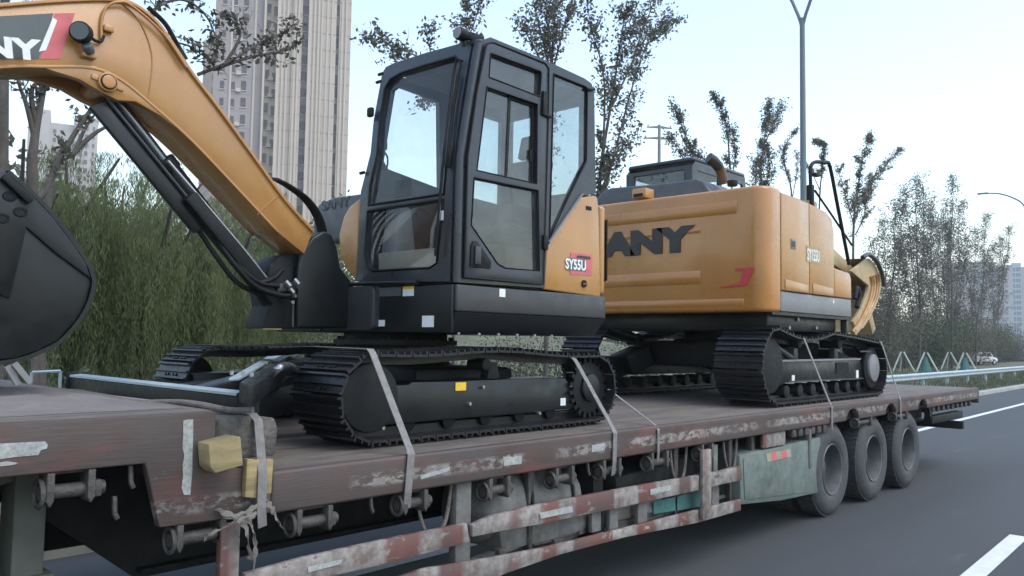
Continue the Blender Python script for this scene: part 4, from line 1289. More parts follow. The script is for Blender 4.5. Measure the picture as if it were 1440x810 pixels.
# boom lamp and pipework
a = (1.714,3.665)
lo_ = MB().cyl((a[0] - .02, 5.06, a[1] + .012), (a[0] + .02, 5.12, a[1] + .02), .062, 18).build('boom_lamp', 'blackm', boom, bevel=.012)
MB().cyl((a[0] - .024, 5.054, a[1] + .011), (a[0] - .0201, 5.0598, a[1] + .0119), .05, 18).build('lamp_lens', 'decalgrey', lo_)
MB().cyl((a[0] + .03, 5.08, a[1] - .05), (a[0] + .06, 5.11, a[1] - .085), .032, 14).build('lamp_connector', 'decalgrey', lo_, bevel=.006)
MB().box(a[0] + .02, a[0] + .10, 5.10, 5.149, a[1] - .115, a[1] - .07).build('lamp_bracket', 'yellow', boom, bevel=.006)
MB().tube(smoothpts([(1.748,5.1,3.696), (1.797,5.12,3.668), (1.841,5.13,3.674), (1.855,5.13,3.713)]), .010, 8).build('lamp_cable', 'rubber', boom, smooth=60)
MB().tube(smoothpts([(1.846,5.135,3.681), (1.841,5.135,3.799), (1.864,5.13,3.893), (1.925,5.12,3.941), (2.006,5.12,3.944), (2.214,5.125,3.825), (2.371,5.125,3.649)]), .009, 8).build('boom_pipe', 'yellow2', boom, smooth=60)
a = (1.882,3.765)
MB().box(a[0] - .03, a[0] + .03, 5.12, 5.149, a[1] - .02, a[1] + .02).build('pipe_clip', 'yellow', boom, bevel=.008)
hs = MB()
for k in range(3):
    hs.tube(smoothpts([(2.18,5.3,4.039), (2.295,5.3,3.965), (2.377,5.3,3.858), (2.449,5.3,3.761)]), .016, 6) if k == 0 else None
hs.build('boom_hose', 'rubber', boom, smooth=60)
for k in range(4):
    P = [(3.131,5.24,3.026), (3.255,5.24,2.993), (3.41,5.24,2.919), (3.528,5.25,2.794), (3.593,5.27,2.612), (3.588,5.3,2.422)]
    P = [(p[0] + .018 * k, p[1] + .055 * k, p[2] + (.02 + .012 * k) * (1 - i / 5)) for i, p in enumerate(P)]
    MB().tube(smoothpts(P), .0125, 8).build('boom_hose', 'rubber', boom, smooth=60)
# boom cylinder
ca, cb, cc, cd = Vector((1.953,5.31,3.448)), Vector((2.36,5.31,3.011)), Vector((3.22,5.31,2.104)), Vector((2.32,5.31,3.056))
MB().cyl(ca, cb, .042, 18).build('boom_cylinder_rod', 'rod', E1)
bc = MB().cyl(cd, cc, .068, 24).build('boom_cylinder', 'black', E1, bevel=.01)
MB().cyl(cd, cd + (cc - cd).normalized() * .09, .078, 24).build('cylinder_gland', 'blackm', bc, bevel=.008)
MB().pY([(1.823,3.281), (1.915,3.346), (2.606,2.666), (2.578,2.615), (2.51,2.583)], 5.20, 5.245).build('cylinder_guard', 'black', E1, bevel=.008)
MB().tube([(1.92,5.19,3.341), (2.591,5.19,2.663)], .011, 8).build('guard_edge', 'skirt', E1)
MB().tube(smoothpts([(2.309,5.2,3.034), (2.628,5.19,2.73), (2.911,5.19,2.456), (3.108,5.2,2.255)]), .012, 8).build('cylinder_pipe', 'steel', bc, smooth=60)
MB().bar((2.446,5.21,2.827), (3.112,5.21,2.159), .10, .13, up=(0, 1, 0)).build('cylinder_guard', 'blackm', E1, bevel=.02)
for P in ([(2.553,5.25,2.621), (2.681,5.22,2.439), (2.817,5.2,2.282), (2.981,5.2,2.213), (3.127,5.2,2.2)], [(2.639,5.2,2.588), (2.775,5.15,2.394), (2.945,5.14,2.249), (3.159,5.14,2.2), (3.234,5.15,2.225)], [(2.735,5.2,2.491), (2.844,5.16,2.361), (2.971,5.15,2.28), (3.117,5.15,2.269)], [(2.882,5.2,2.375), (2.955,5.16,2.289), (3.07,5.15,2.317), (3.153,5.18,2.385)]):
    MB().tube(smoothpts(P), .018, 8).build('hydraulic_hose', 'rubber', E1, smooth=60)
# arm and bucket, hanging out to the left
MB().pY([(0.608,3.623), (0.774,3.717), (0.932,3.578), (1.22,2.987), (1.161,2.839), (1.031,2.854), (0.738,3.296)], 5.2, 5.42).build('arm', 'yellow', E1, bevel=.01)
bk = [(1.098,2.923), (1.231,2.82), (1.327,2.763), (1.46,2.655), (1.572,2.543), (1.682,2.406), (1.747,2.311), (1.777,2.248), (1.787,2.191), (1.765,2.084), (1.713,1.977), (1.629,1.872), (1.545,1.82), (1.433,1.774), (1.284,1.756), (1.125,1.787), (0.999,1.893), (0.953,2.211)]
bko = MB().pY(bk, 4.95, 4.985).build('bucket', 'black', E1, bevel=.006)
MB().pY(bk, 5.62, 5.655).build('bucket_cheek', 'black', bko, bevel=.006)
sh = MB()
P = smoothpts([(p[0], 0, p[1]) for p in bk[2:16]], 4)
n = len(P)
cen = sum((p for p in P), Vector()) / n
for i, p in enumerate(P):
    d = (P[min(i + 1, n - 1)] - P[max(i - 1, 0)]).normalized()
    nn = Vector((-d.z, 0, d.x))
    if nn.dot(p - cen) < 0: nn = -nn
    for y, s_ in ((4.935, 0), (5.67, 0), (5.67, .022), (4.935, .022)):
        q = p + nn * s_
        sh.v.append((q.x, y, q.z))
for i in range(n - 1):
    for j in range(4):
        sh.f.append((i * 4 + j, i * 4 + (j + 1) % 4, (i + 1) * 4 + (j + 1) % 4, (i + 1) * 4 + j))
sh.build('bucket_shell', 'black', bko)
MB().pY([(1.299,2.782), (1.327,2.763), (1.46,2.655), (1.572,2.543), (1.682,2.406), (1.747,2.311), (1.782,2.223), (1.6,2.346), (1.437,2.48), (1.396,2.186), (1.374,2.089), (1.2,2.155), (1.119,2.518)], 4.935, 4.949).build('cheek_plate', 'black', bko, bevel=.005)
MB().bar((1.31,4.92,2.741), (1.449,4.92,2.619), .03, .04).build('bucket_lug', 'blackm', bko, bevel=.006)
for a in ((1.348,2.637), (1.403,2.559), (1.32,2.515), (1.279,2.423)):
    MB().tube([(a[0] + .028 * math.cos(t), 4.934, a[1] + .02 * math.sin(t)) for t in [2 * PI * k / 16 for k in range(17)]], .008, 6).build('bolt_hole_rim', 'blackm', bko, smooth=60)
    MB().cyl((a[0], 4.931, a[1]), (a[0], 4.9345, a[1]), .024, 14).build('bolt_hole', 'rubber', bko)
for P, lb in (([(1.37,4.9,1.731), (1.425,4.9,1.636)], 'left one of two pale steel bars leaning below the black bucket'), ([(1.397,4.88,1.746), (1.477,4.88,1.643)], 'right one of two pale steel bars leaning below the black bucket')):
    tag(MB().bar(P[0], P[1], .03, .03).build('steel_bar', 'paleGrey'), lb, 'steel bar', 'pale bars under the bucket')

# lashing straps over its tracks
def strap(pts, label, w=.05, wid=(1, 0, 0)):
    return tag(ribbon(dense(pts, 6), w, wid).build('tie_down_strap', 'strap'), label, 'strap', GS)
a = (3.139,3.695)
strap([(3.555,5.95,1.825), (3.315,5,1.845), (3.069,4.02,1.843), (3.064,3.985,1.822), (3.086,3.64,1.268), (3.064,3.606,1.25), (3.044,3.6,1.054), (3.062,3.63,0.948)], 'wide grey strap over the front of the small excavator track')
strap([(5.675,4.9,1.782), (5.017,3.995,1.783), (5.028,3.975,1.755), (5.067,3.64,1.254), (5.038,3.606,1.228), (5.024,3.6,1.02), (5.049,3.63,0.92)], 'grey strap over the rear of the small excavator track', .045)
strap([(5.791,4.3,1.542), (5.755,4.1,1.451), (5.659,3.64,1.237), (5.627,3.606,1.213), (5.619,3.6,1.046), (5.641,3.62,0.97)], 'thin grey strap stretched from behind the small excavator to the trailer edge', .028)

# ------------------------------------------------------------------ the second, larger excavator (faces the rear)
E2 = thing('crawler_excavator', 'larger orange-yellow excavator seen from its counterweight, at the rear of the trailer', 'excavator', (9.83, 5.2, ZD))
p2 = track_path(8.37, 11.34, 1.286, .395, .335, 0, lambda t: .05 * math.sin(2 * PI * t) - .05 * abs(math.sin(2 * PI * t)) + .03 * math.sin(PI * t))
for y0 in (3.85, 5.98):
    lay_track(E2, p2, 49, .56, y0, .032)
fl2 = [(8.225,1.731), (11.002,1.738), (11.128,1.671), (11.148,1.484), (8.817,1.49), (8.547,1.443), (8.256,1.43)]
for y0, s_ in ((3.97, 1), (6.10, -1)):
    fo = MB().pY(fl2, y0, y0 + .32).build('track_frame', 'black', E2, bevel=.02)
    ys = y0 - .04 if s_ > 0 else y0 + .32
    MB().cyl((8.37, ys + .02, 1.68), (8.37, ys + .06, 1.68), .30, 36).build('idler', 'blackm', fo, bevel=.02)
    MB().cyl((11.34, ys, 1.62), (11.34, ys + .05, 1.62), .27, 36).build('sprocket', 'blackm', fo, bevel=.01)
    MB().cyl((11.34, ys - .04, 1.62), (11.34, ys + .02, 1.62), .185, 32).build('drive_hub', 'paleGrey', fo, bevel=.02)
    for k in range(7):
        x = 8.85 + .36 * k
        MB().cyl((x, y0 + .02, 1.385), (x, y0 + .25, 1.385), .075, 18).build('bottom_roller', 'blackm', fo, bevel=.012)
    for x in (9.15, 10.35):
        MB().cyl((x, y0 + .0, 1.93), (x, y0 + .25, 1.93), .06, 18).build('carrier_roller', 'blackm', fo, bevel=.01)
        MB().pY([(x - .06, 1.72), (x + .08, 1.72), (x + .04, 1.95), (x - .03, 1.95)], y0 + .05, y0 + .13).build('roller_bracket', 'skirt', fo, bevel=.01)
    if s_ > 0:
        MB().bar(((8.225,1.731)[0], 3.965, (8.225,1.731)[1]), ((11.002,1.738)[0], 3.965, (11.002,1.738)[1]), .02, .022).build('edge_strip', 'paleGrey', fo)
        MB().bar(((8.817,1.498)[0], 3.965, (8.817,1.498)[1]), ((11.122,1.484)[0], 3.965, (11.122,1.484)[1]), .02, .018).build('edge_strip', 'skirt', fo)
        MB().tube([(8.662,4.05,1.89), (8.925,3.98,1.765)], .035, 10).build('tension_rod', 'skirt', fo)
        for (q, w_, h_) in (((8.952,1.534), .035, .035), ((10.898,1.544), .04, .05)):
            MB().box(q[0] - w_, q[0] + w_, 3.962, 3.969, q[1] - h_, q[1] + h_).build('white_label', 'white', fo)
        MB().box(10.2, 10.6, 3.962, 3.969, 1.56, 1.70).build('step_recess', 'under', fo)
        MB().bar((10.9, 3.93, 1.84), (11.3, 3.93, 1.84), .02, .02).build('guide_bar', 'skirt', fo)
MB().box(8.95, 10.75, 4.38, 6.02, 1.62, 1.94).build('car_body', 'blackm', E2, bevel=.05)
for (x, y, s_) in ((9.0, 4.4, -1), (10.7, 4.4, 1), (9.0, 6.0, -1), (10.7, 6.0, 1)):
    MB().bar((x, y, 1.75), (x + s_ * .3, y + (.15 if y > 5 else -.15), 1.62), .5, .26).build('frame_leg', 'blackm', E2, bevel=.03)
MB().cyl((9.83, 5.2, 1.94), (9.83, 5.2, 2.10), .60, 44).build('swing_ring', 'blackm', E2, bevel=.01)
# upper structure
MB().box(8.35, 10.25, 3.98, 6.4, 2.06, 2.262).build('platform', 'black', E2, bevel=.02)
MB().box(10.251, 11.0, 4.3, 6.4, 2.10, 2.30).build('front_platform', 'black', E2, bevel=.02)
MB().box(10.38, 10.44, 3.90, 3.98, 1.98, 2.268).build('frame_post', 'skirt', E2, bevel=.006)
MB().box(8.25, 10.44, 3.88, 3.98, 2.23, 2.266).build('skirt_lip', 'black', E2)
for a in ((8.855,2.1), (9.599,2.116), (9.083,2.203)):
    MB().cyl((a[0], 3.955, a[1]), (a[0], 3.9795, a[1]), .022, 10).build('bolt', 'zinc', E2)
# counterweight with raised bands; rounded plan
cwp = []
for i in range(9):
    a = PI / 2 * i / 8
    cwp.append((8.22 - .17 * math.sin(PI / 2 - a) if 0 else 8.05 + .17 * (1 - math.cos(a)), 4.02 - .17 * math.sin(a)))
cw = [(8.05, 6.26), (8.05, 4.02)] + cwp[1:] + [(8.42, 3.85), (8.42, 6.43), (8.22, 6.43), (8.10, 6.38)]
MB().pZ(cw, 2.252, 3.60).build('counterweight', 'yellow2', E2, bevel=.045, seg=4)
def band(y0, y1, z0, z1, d, name='counterweight_band', mat='yellow2', bv=.02):
    return MB().prism([(0, z0), (-d, z0 + .03), (-d, z1 - .03), (0, z1)], lambda a, b, t: (8.052 + a, t, b), y0, y1).build(name, mat, E2, bevel=bv, seg=3)
band(4.18, 6.25, 3.31, 3.46, .014)
band(4.62, 6.25, 3.13, 3.20, .012)
band(4.62, 6.25, 2.56, 2.72, .016)
band(4.10, 6.25, 2.30, 2.40, .012)
a, b, c = (6.206,2.962), (4.689,2.922), (5.125,3.238)
d = (5.124,2.932)
text_part('counterweight_lettering', 'SANY', 'letterdark', a[0] - b[0], c[1] - d[1], frame_mw((8.049, a[0], d[1]), (0, -1, 0), (0, 0, 1)), E2, .012, .075)
# the red mark
q = [(4.376,2.522), (4.15,2.56), (4.092,2.695), (4.199,2.7), (4.199,2.723), (3.971,2.719), (3.995,2.683), (4.068,2.535), (4.15,2.526)]
MB().pX(q, 8.040, 8.0485).build('red_emblem', 'red', E2)
# side doors, lower skirt
sidep = [(8.425, 2.495), (9.15, 2.495), (9.15, 3.545), (8.425, 3.56)]
MB().pY(sidep, 3.852, 3.95).build('side_door', 'yellow', E2, bevel=.014, seg=3)
MB().pY([(9.165, 2.495), (9.88, 2.495), (9.88, 3.27), (9.82, 3.44), (9.64, 3.50), (9.165, 3.54)], 3.852, 3.95).build('side_door', 'yellow', E2, bevel=.014, seg=3)
MB().pY([(9.895, 2.495), (10.44, 2.495), (10.44, 2.76), (10.38, 2.82), (9.895, 2.85)], 3.856, 4.5).build('side_locker', 'yellow', E2, bevel=.02, seg=3)
MB().pY([(8.43, 2.27), (10.44, 2.27), (10.44, 2.487), (8.43, 2.487)], 3.862, 3.98).build('side_skirt', 'paleGrey', E2, bevel=.01)
MB().box(8.425, 9.86, 3.951, 6.40, 2.27, 3.50).build('engine_house', 'yellow', E2, bevel=.03)
hp = [(8.43, 3.50), (8.43, 3.59), (8.6, 3.612), (9.5, 3.60), (9.75, 3.53), (9.86, 3.40), (9.86, 3.30)]
MB().pY(hp, 3.96, 4.4).build('engine_hood', 'yellow', E2, bevel=.02)
for x in (8.47, 9.20):
    MB().pY([(x + .03, 2.50), (x + .62, 2.50), (x + .62, 2.59), (x + .03, 2.62)], 3.842, 3.8515).build('door_swage', 'yellow', E2, bevel=.004)
a, b = (8.652,3.083), (8.779,2.968)
lt = MB().box(a[0], b[0], 3.846, 3.8515, b[1], a[1]).build('door_latch', 'paleGrey', E2, bevel=.002)
MB().box(a[0] + .015, b[0] - .02, 3.842, 3.8458, b[1] + .025, a[1] - .025).build('latch_lever', 'letterdark', lt)
a, b, c = (9.082,2.874), (9.423,2.894), (9.085,3.013)
text_part('model_lettering', 'SY155U', 'white', b[0] - a[0], c[1] - a[1], frame_mw((a[0], 3.8485, a[1]), (1, 0, 0), (0, 0, 1)), E2, .003, .02)
a, b = (9.066,3.044), (9.484,2.857)
MB().box(a[0], b[0], 3.8492, 3.8512, b[1], a[1]).build('model_decal', 'bucketcream', E2)
a = (9.862,2.439)
MB().box(a[0] - .02, a[0] + .02, 3.858, 3.8615, a[1] - .02, a[1] + .02).build('white_label', 'white', E2)
# roof things: dark hood cover, camera, exhaust, filler
dk = MB()
dk.pX([(6.607,3.816), (6.525,3.913), (6.374,3.953), (5.581,3.915), (5.095,3.918), (4.997,3.871), (4.882,3.728), (4.882,3.555), (6.605,3.632)], 8.75, 9.5)
dk.build('rear_hood', 'hood', E2, bevel=.03, seg=3)
q = Vector((8.12,5.476,3.686))
MB().box(q.x - .03, q.x + .16, q.y - .10, q.y + .10, q.z - .06, q.z + .06).build('camera_housing', 'yellow', E2, bevel=.018)
MB().box(q.x - .034, q.x - .0301, q.y - .06, q.y + .07, q.z - .045, q.z - .005).build('camera_lens', 'blackm', E2)
ex = [(9.098,4.9,3.887), (9.044,4.9,3.994), (8.956,4.9,4.076), (8.834,4.9,4.126)]
MB().tube(smoothpts(ex), .06, 14).build('exhaust_pipe', 'rustpipe', E2, smooth=60)
MB().tube([ex[-2], ex[-1], tuple(Vector(ex[-1]) + Vector((-.06, .03, .03)))], .066, 14).build('exhaust_tip', 'letterdark', E2, smooth=60)
MB().cyl((8.746,4.6,3.763), tuple(Vector((8.746,4.6,3.763)) + Vector((0, 0, .07))), .06, 14).build('filler_cap', 'blackm', E2, bevel=.012)
gr = MB()
for k in range(8):
    a = (9.235,4.3,3.75)
    gr.box(a[0] + .09 * k, a[0] + .09 * k + .06, 4.3, 4.75, a[2] - .12, a[2] + .02 - .01 * k)
gr.build('hood_slats', 'bucketcream', E2, bevel=.01)
MB().box(9.36, 9.56, 3.92, 4.12, 3.52, 3.62).build('hood_bracket', 'bucketcream', E2, bevel=.02)
# handrail
hr = [(9.284,3.88,3.542), (9.268,3.88,3.757), (9.272,3.88,3.976), (9.396,3.88,4.064), (9.69,3.88,4.106), (9.842,3.88,4.088), (10.076,3.88,3.629), (10.429,3.88,2.933)]
MB().tube(smoothpts(hr, 4), .022, 8).build('handrail', 'blackm', E2, smooth=60)
MB().tube([(9.437,3.9,3.734), (9.901,3.9,3.521), (10.586,3.9,3.194)], .014, 6).build('handrail', 'blackm', E2)
a = Vector((9.413,3.88,3.914))
MB().box(a.x - .05, a.x + .05, a.y - .03, a.y + .03, a.z - .02, a.z + .02).build('rail_clip', 'blackm', E2, bevel=.008)
MB().box(9.37, 9.43, 3.90, 3.98, 3.45, 3.80).build('rail_post', 'blackm', E2, bevel=.012)
# cab on the far side
cy0, cy1 = 5.46, 6.50
cabs = [(9.30, 2.40), (9.30, 4.22), (9.38, 4.30), (10.75, 4.30), (10.95, 3.3), (10.95, 2.40)]
wr = [(9.42, 3.35), (10.0, 3.35), (10.0, 4.18), (9.42, 4.18)]
wf = [(10.08, 3.0), (10.80, 3.0), (10.68, 4.18), (10.08, 4.18)]
c2 = MB().pY([cabs, wr, wf], cy0, cy0 + .04).build('cab', 'cabgrey', E2)
MB().pY([cabs, wr, wf], cy1 - .04, cy1).build('cab_side', 'cabgrey', c2)
for lp in (wr, wf):
    pane(lp, cy0 + .015, 'cab_window', 'glass', c2)
    pane(lp, cy1 - .025, 'cab_window', 'glass', c2)
MB().pX([[(cy0 + .04, 2.4), (cy1 - .04, 2.4), (cy1 - .04, 4.24), (cy0 + .04, 4.24)], [(cy0 + .13, 3.55), (cy1 - .13, 3.55), (cy1 - .13, 4.18), (cy0 + .13, 4.18)]], 9.30, 9.35).build('cab_rear', 'cabgrey', c2, bevel=.008)
MB().box(9.32, 9.326, cy0 + .13, cy1 - .13, 3.55, 4.18).build('rear_window', 'glassdoor', c2)
MB().pZ(rrect(9.31, 10.78, cy0 - .01, cy1 + .01, .08), 4.285, 4.345).build('cab_roof', 'cabgrey', c2, bevel=.025, seg=3)
MB().box(9.6, 10.1, 5.75, 6.2, 2.8, 3.8).build('seat', 'seat', c2, bevel=.06)
MB().box(9.36, 9.5, cy0 + .05, cy1 - .05, 2.5, 3.5).build('rear_shelf', 'interior', c2)
# boom, arm and bucket reaching to the rear
MB().pY([(10.2, 2.5), (10.5, 2.45), (11.4, 3.05), (12.4, 3.15), (13.6, 2.9), (13.6, 3.05), (12.4, 3.4), (11.3, 3.42), (10.3, 2.85)], 4.85, 5.2).build('boom', 'bucketcream', E2, bevel=.02)
MB().pY([(13.45, 3.1), (13.75, 3.05), (14.3, 2.2), (14.15, 2.1)], 4.88, 5.17).build('arm', 'bucketcream', E2, bevel=.02)
MB().cyl((10.6, 4.8, 2.3), (11.9, 4.8, 3.1), .07, 16).build('boom_cylinder', 'blackm', E2)
MB().pY([(9.88, 2.50), (10.35, 2.5), (10.35, 2.86), (10.2, 3.15), (9.88, 3.4)], 4.45, 5.3).build('tool_box', 'bucketcream', E2, bevel=.03)
Yb = 4.60
oc = [(12.446,3.033), (13.197,3.29), (13.478,3.211), (13.7,3.067), (13.76,2.91), (13.62,2.672), (13.292,2.398), (12.917,2.178), (12.649,2.108)]
ic = [(12.51,2.276), (12.867,2.483), (13.117,2.737), (13.183,2.852)]
b2 = MB().pY(oc + ic, Yb, Yb + .05).build('bucket', 'bucketcream', E2, bevel=.01)
MB().pY(oc + ic, Yb + .95, Yb + 1.0).build('bucket_cheek', 'bucketcream', b2, bevel=.01)
shl = MB()
P = smoothpts([(p[0], 0, p[1]) for p in oc[1:]], 4)
for i, p in enumerate(P):
    for y, s_ in ((Yb + .05, 0), (Yb + .95, 0), (Yb + .95, .03), (Yb + .05, .03)):
        shl.v.append((p.x - s_ * .8, y, p.z))
n = len(P)
for i in range(n - 1):
    for j in range(4):
        shl.f.append((i * 4 + j, i * 4 + (j + 1) % 4, (i + 1) * 4 + (j + 1) % 4, (i + 1) * 4 + j))
shl.build('bucket_shell', 'bucketcream', b2)
for k in range(4):
    P = smoothpts([(p[0] - .12 - .12 * k, 0, p[1] - .02 * k) for p in oc[3:8]], 4)
    MB().tube([(p.x, Yb - .012 + .0 * k, p.z) for p in P], .022, 6).build('bucket_rib', 'yellow2' if k % 2 else 'bucketcream', b2, smooth=60)
MB().tube(smoothpts([(12.781,4.55,3.263), (13.056,4.55,3.331), (13.397,4.55,3.248), (13.618,4.55,3.082), (13.709,4.55,2.882)]), .035, 8).build('bucket_lip', 'skirt', b2, smooth=60)
MB().tube(smoothpts([(12.578,4.6,2.622), (12.67,4.6,2.789), (12.753,4.6,2.652), (12.661,4.6,2.496)]), .04, 8).build('bucket_pin', 'blackm', b2, smooth=60)
MB().bar((12.505,4.6,2.084), (12.889,4.6,2.254), .06, .06).build('bucket_tooth', 'bucketcream', b2, bevel=.01)
strap([(9.408,4.3,2.001), (9.049,3.9,2), (8.943,3.83,1.975), (9.191,3.64,1.249), (9.145,3.606,1.214), (9.125,3.6,1.012), (9.174,3.62,0.96)], 'thin grey strap over the middle of the larger excavator track', .04)
strap([(12.379,4.4,1.999), (11.463,3.86,1.976), (11.423,3.82,1.919), (11.483,3.64,1.265), (11.429,3.606,1.213), (11.428,3.6,0.99), (11.518,3.62,0.946)], 'dark grey strap at the rear end of the larger excavator track', .04)

# ------------------------------------------------------------------ roadside: guardrail, lamps, pole
G = thing('guardrail', 'pale galvanised steel crash barrier running along the road behind the trailer', 'guardrail', (30, ry(9.9, 30), 0))
prof = [(0, .80), (-.02, .79), (-.075, .745), (-.075, .71), (-.01, .665), (-.01, .635), (-.075, .59), (-.075, .555), (-.02, .51), (0, .50)]
gb = MB()
nX = 60
for i in range(nX + 1):
    x = -40 + i * 4.0
    for (dy, z) in prof:
        gb.v.append((x, ry(9.9, x) + dy, z))
    for (dy, z) in reversed(prof):
        gb.v.append((x, ry(9.9, x) + dy + .006, z))
q = len(prof) * 2
for i in range(nX):
    for j in range(q):
        gb.f.append((i * q + j, i * q + (j + 1) % q, (i + 1) * q + (j + 1) % q, (i + 1) * q + j))
gb.build('rail_beam', 'galv', G, smooth=50)
pmh = MB().pZ(rrect(-.055, .055, 0, .11, .015), -.1, .80).mesh('post', M['galv'])
for i in range(46):
    x = -18 + i * 4.0
    inst(pmh, 'post', G, Matrix.Translation((x, ry(9.9, x) + .012, 0)))

def street_lamp(x, y, h, label):
    t = thing('street_lamp', label, 'street lamp', (x, y, 0), 'twin-arm street lamps beyond the guardrail')
    MB().tube([(x, y, 0), (x, y, h)], .125, 14, .085).build('pole', 'pole', t, smooth=60)
    MB().cyl((x, y, .0), (x, y, .5), .17, 14).build('pole_base', 'pole', t, bevel=.02)
    for s_ in (-1, 1):
        P = smoothpts([(x, y, h - .35), (x, y + .18 * s_, h + .25), (x, y + .62 * s_, h + 1.1), (x, y + 1.7 * s_, h + 1.75), (x, y + 2.7 * s_, h + 1.95)])
        a = MB().tube(P, .062, 8, .045).build('arm', 'pole', t, smooth=60)
        MB().box(x - .13, x + .13, min(y + 2.6 * s_, y + 3.3 * s_), max(y + 2.6 * s_, y + 3.3 * s_), h + 1.90, h + 2.0).build('lamp_head', 'pole', a, bevel=.03)
street_lamp(26.4, 11.3, 12.95, 'tall blue-grey lamp post with forked top rising behind the larger excavator')
street_lamp(66, 12.0, 11.1, 'distant lamp whose single arm pokes into the right edge of the picture')

b = (53.002,34.008,4.171)
pp = thing('power_pole', 'concrete utility pole with two crossarms standing behind the larger excavator cab', 'utility pole', (b[0], b[1], 0))
tz = (52.165,33.546,18.642)[2]
MB().tube([(b[0], b[1], -.1), (b[0], b[1], tz)], .20, 12, .11).build('pole', 'concretepole', pp, smooth=60)
for (zy, hw) in (((52.174,33.551,18.48)[2], 1.0), ((52.224,33.578,17.62)[2], 1.25)):
    a = MB().prism([(-hw, .0), (-hw, .05), (-.1, .18), (.1, .18), (hw, .05), (hw, 0)], lambda u, v, d: (b[0] + u * .78 + d * .6, b[1] - u * .62 + d * .78, zy - .1 + v), -.06, .06).build('crossarm', 'concretepole', pp)
    for u in (-.9 * hw, .9 * hw):
        MB().cyl((b[0] + u * .78, b[1] - u * .62, zy - .05), (b[0] + u * .78, b[1] - u * .62, zy + .12), .05, 8).build('insulator', 'concretepole', a)

# ------------------------------------------------------------------ buildings
RZ = math.atan2(-.733, .6795)
def local_thing(name, label, cat, base, rz, group=None):
    t = thing(name, label, cat, base, group)
    t.rotation_euler = (0, 0, rz)
    return t
def lbuild(mb, name, mat, par, **kw):
    me = mb.mesh(name, M[mat], Vector((0, 0, 0)), **kw)
    o = bpy.data.objects.new(name, me)
    COL.objects.link(o)
    o.parent = par
    return o
def windows(par, us, zs, w, h, v, mat='winglass', frame='towerpale', name='window'):
    me = MB().box(-w / 2, w / 2, -.06, .12, -h / 2, h / 2).mesh(name, M[mat], smooth=0)
    mf = MB().box(-w / 2 - .12, w / 2 + .12, -.16, -.061, -h / 2 - .16, -h / 2 - .02).mesh('window_sill', M[frame or 'towerpale'], smooth=0)
    for u in us:
        for z in zs:
            o = bpy.data.objects.new(name, me)
            COL.objects.link(o); o.parent = par
            o.location = (u, v, z)
            if frame and w > .5:
                s_ = bpy.data.objects.new('window_sill', mf)
                COL.objects.link(s_); s_.parent = o
bx = (73.512,120.747,5.873)
tw = local_thing('tower_block', 'tall beige residential tower with narrow window strips behind the excavator boom', 'tower block', (bx[0], bx[1], 0), RZ + .275)
H = 96
def U(px):
    return (px - 394) / 8.79
def wallbox(u0, u1, v0, v1, z1, mat, name='wall'):
    return lbuild(MB().box(u0, u1, v0, v1, 0, z1), name, mat, tw, smooth=0)
wallbox(U(288), U(357), 1.2, 18, H, 'towerside')  # shaded left side, its dimness painted into the wall
wallbox(U(357.1), U(360), .2, 18, H, 'towerpale')
wallbox(U(360.1), U(376), 2.6, 18, H - 1, 'towerpale')
wallbox(U(376.1), U(381), .1, 18, H, 'towerpale')
wallbox(U(381.1), U(398), .35, 18, H, 'towerwall')
wallbox(U(398.1), U(412), .0, 18, H, 'towerwall')
wallbox(U(412.1), U(421), 1.5, 18, H - 1, 'towerwall')
wallbox(U(421.1), U(426), -.3, 18, H, 'towerpale')
wallbox(U(426.1), U(444), .0, 18, H, 'towerwall')
wallbox(U(444.1), U(462), .25, 18, H, 'towerpale')
wallbox(U(462.1), U(466.5), 1.1, 18, H - 1, 'towerwall')
wallbox(U(466.6), U(484), .15, 18, H, 'towerwall')
zs = [3.2 + 2.9 * i for i in range(31)]
windows(tw, [U(301)], zs, .62, 1.35, 1.2)
windows(tw, [U(316)], zs, .62, 1.35, 1.2)
windows(tw, [U(331)], [z + .2 for z in zs], .80, 1.6, 1.2)
windows(tw, [U(363.5)], zs, .62, 1.7, 2.6)
windows(tw, [U(373)], [z - .4 for z in zs], .62, 1.7, 2.6)
windows(tw, [U(416.5)], zs, .95, 1.6, 1.5, name='window')
me = MB().box(-.47, .47, -.04, .1, -.52, .52).mesh('spandrel', M['towerside'], smooth=0)
for z in zs:
    o = bpy.data.objects.new('spandrel', me); COL.objects.link(o); o.parent = tw; o.location = (U(416.5), 1.5, z + 1.45)
windows(tw, [U(464.3)], [z + (.5 if i % 3 else -.3) for i, z in enumerate(zs)], .40, 1.9, 1.1)
fins = MB()
for (px, v, d) in ((385, .35, .12), (391, .35, .18), (402, 0, .12), (407, 0, .18), (430, 0, .14), (436, 0, .2), (441, 0, .12), (449, .25, .15), (456, .25, .2), (471, .15, .14), (477, .15, .2), (312, 1.2, .15), (345, 1.2, .2)):
    fins.box(U(px) - .16, U(px) + .16, v - d, v - .001, 0, H)
tag(lbuild(fins, 'pilasters', 'towerpale', tw, smooth=0), kind='stuff')
jt = MB()
for z in zs:
    for (a, b, v) in ((306, 357, 1.2), (381.2, 398, .35), (398.2, 412, 0), (426.2, 444, 0), (444.2, 462, .25), (466.8, 484, .15)):
        jt.box(U(a), U(b), v - .035, v - .0012, z - 1.32, z - 1.20)
tag(lbuild(jt, 'floor_joints', 'towerside', tw, smooth=0), kind='stuff')
ac = MB().box(-.4, .4, -.35, -.002, -.3, .3).mesh('air_conditioner', M['towerpale'], smooth=0)
for i, z in enumerate(zs):
    for px in (323.5, 368.5):
        if (i * 7 + int(px)) % 3:
            o = bpy.data.objects.new('air_conditioner', ac); COL.objects.link(o); o.parent = tw
            o.location = (U(px), 1.2 if px < 350 else 2.6, z - .7)
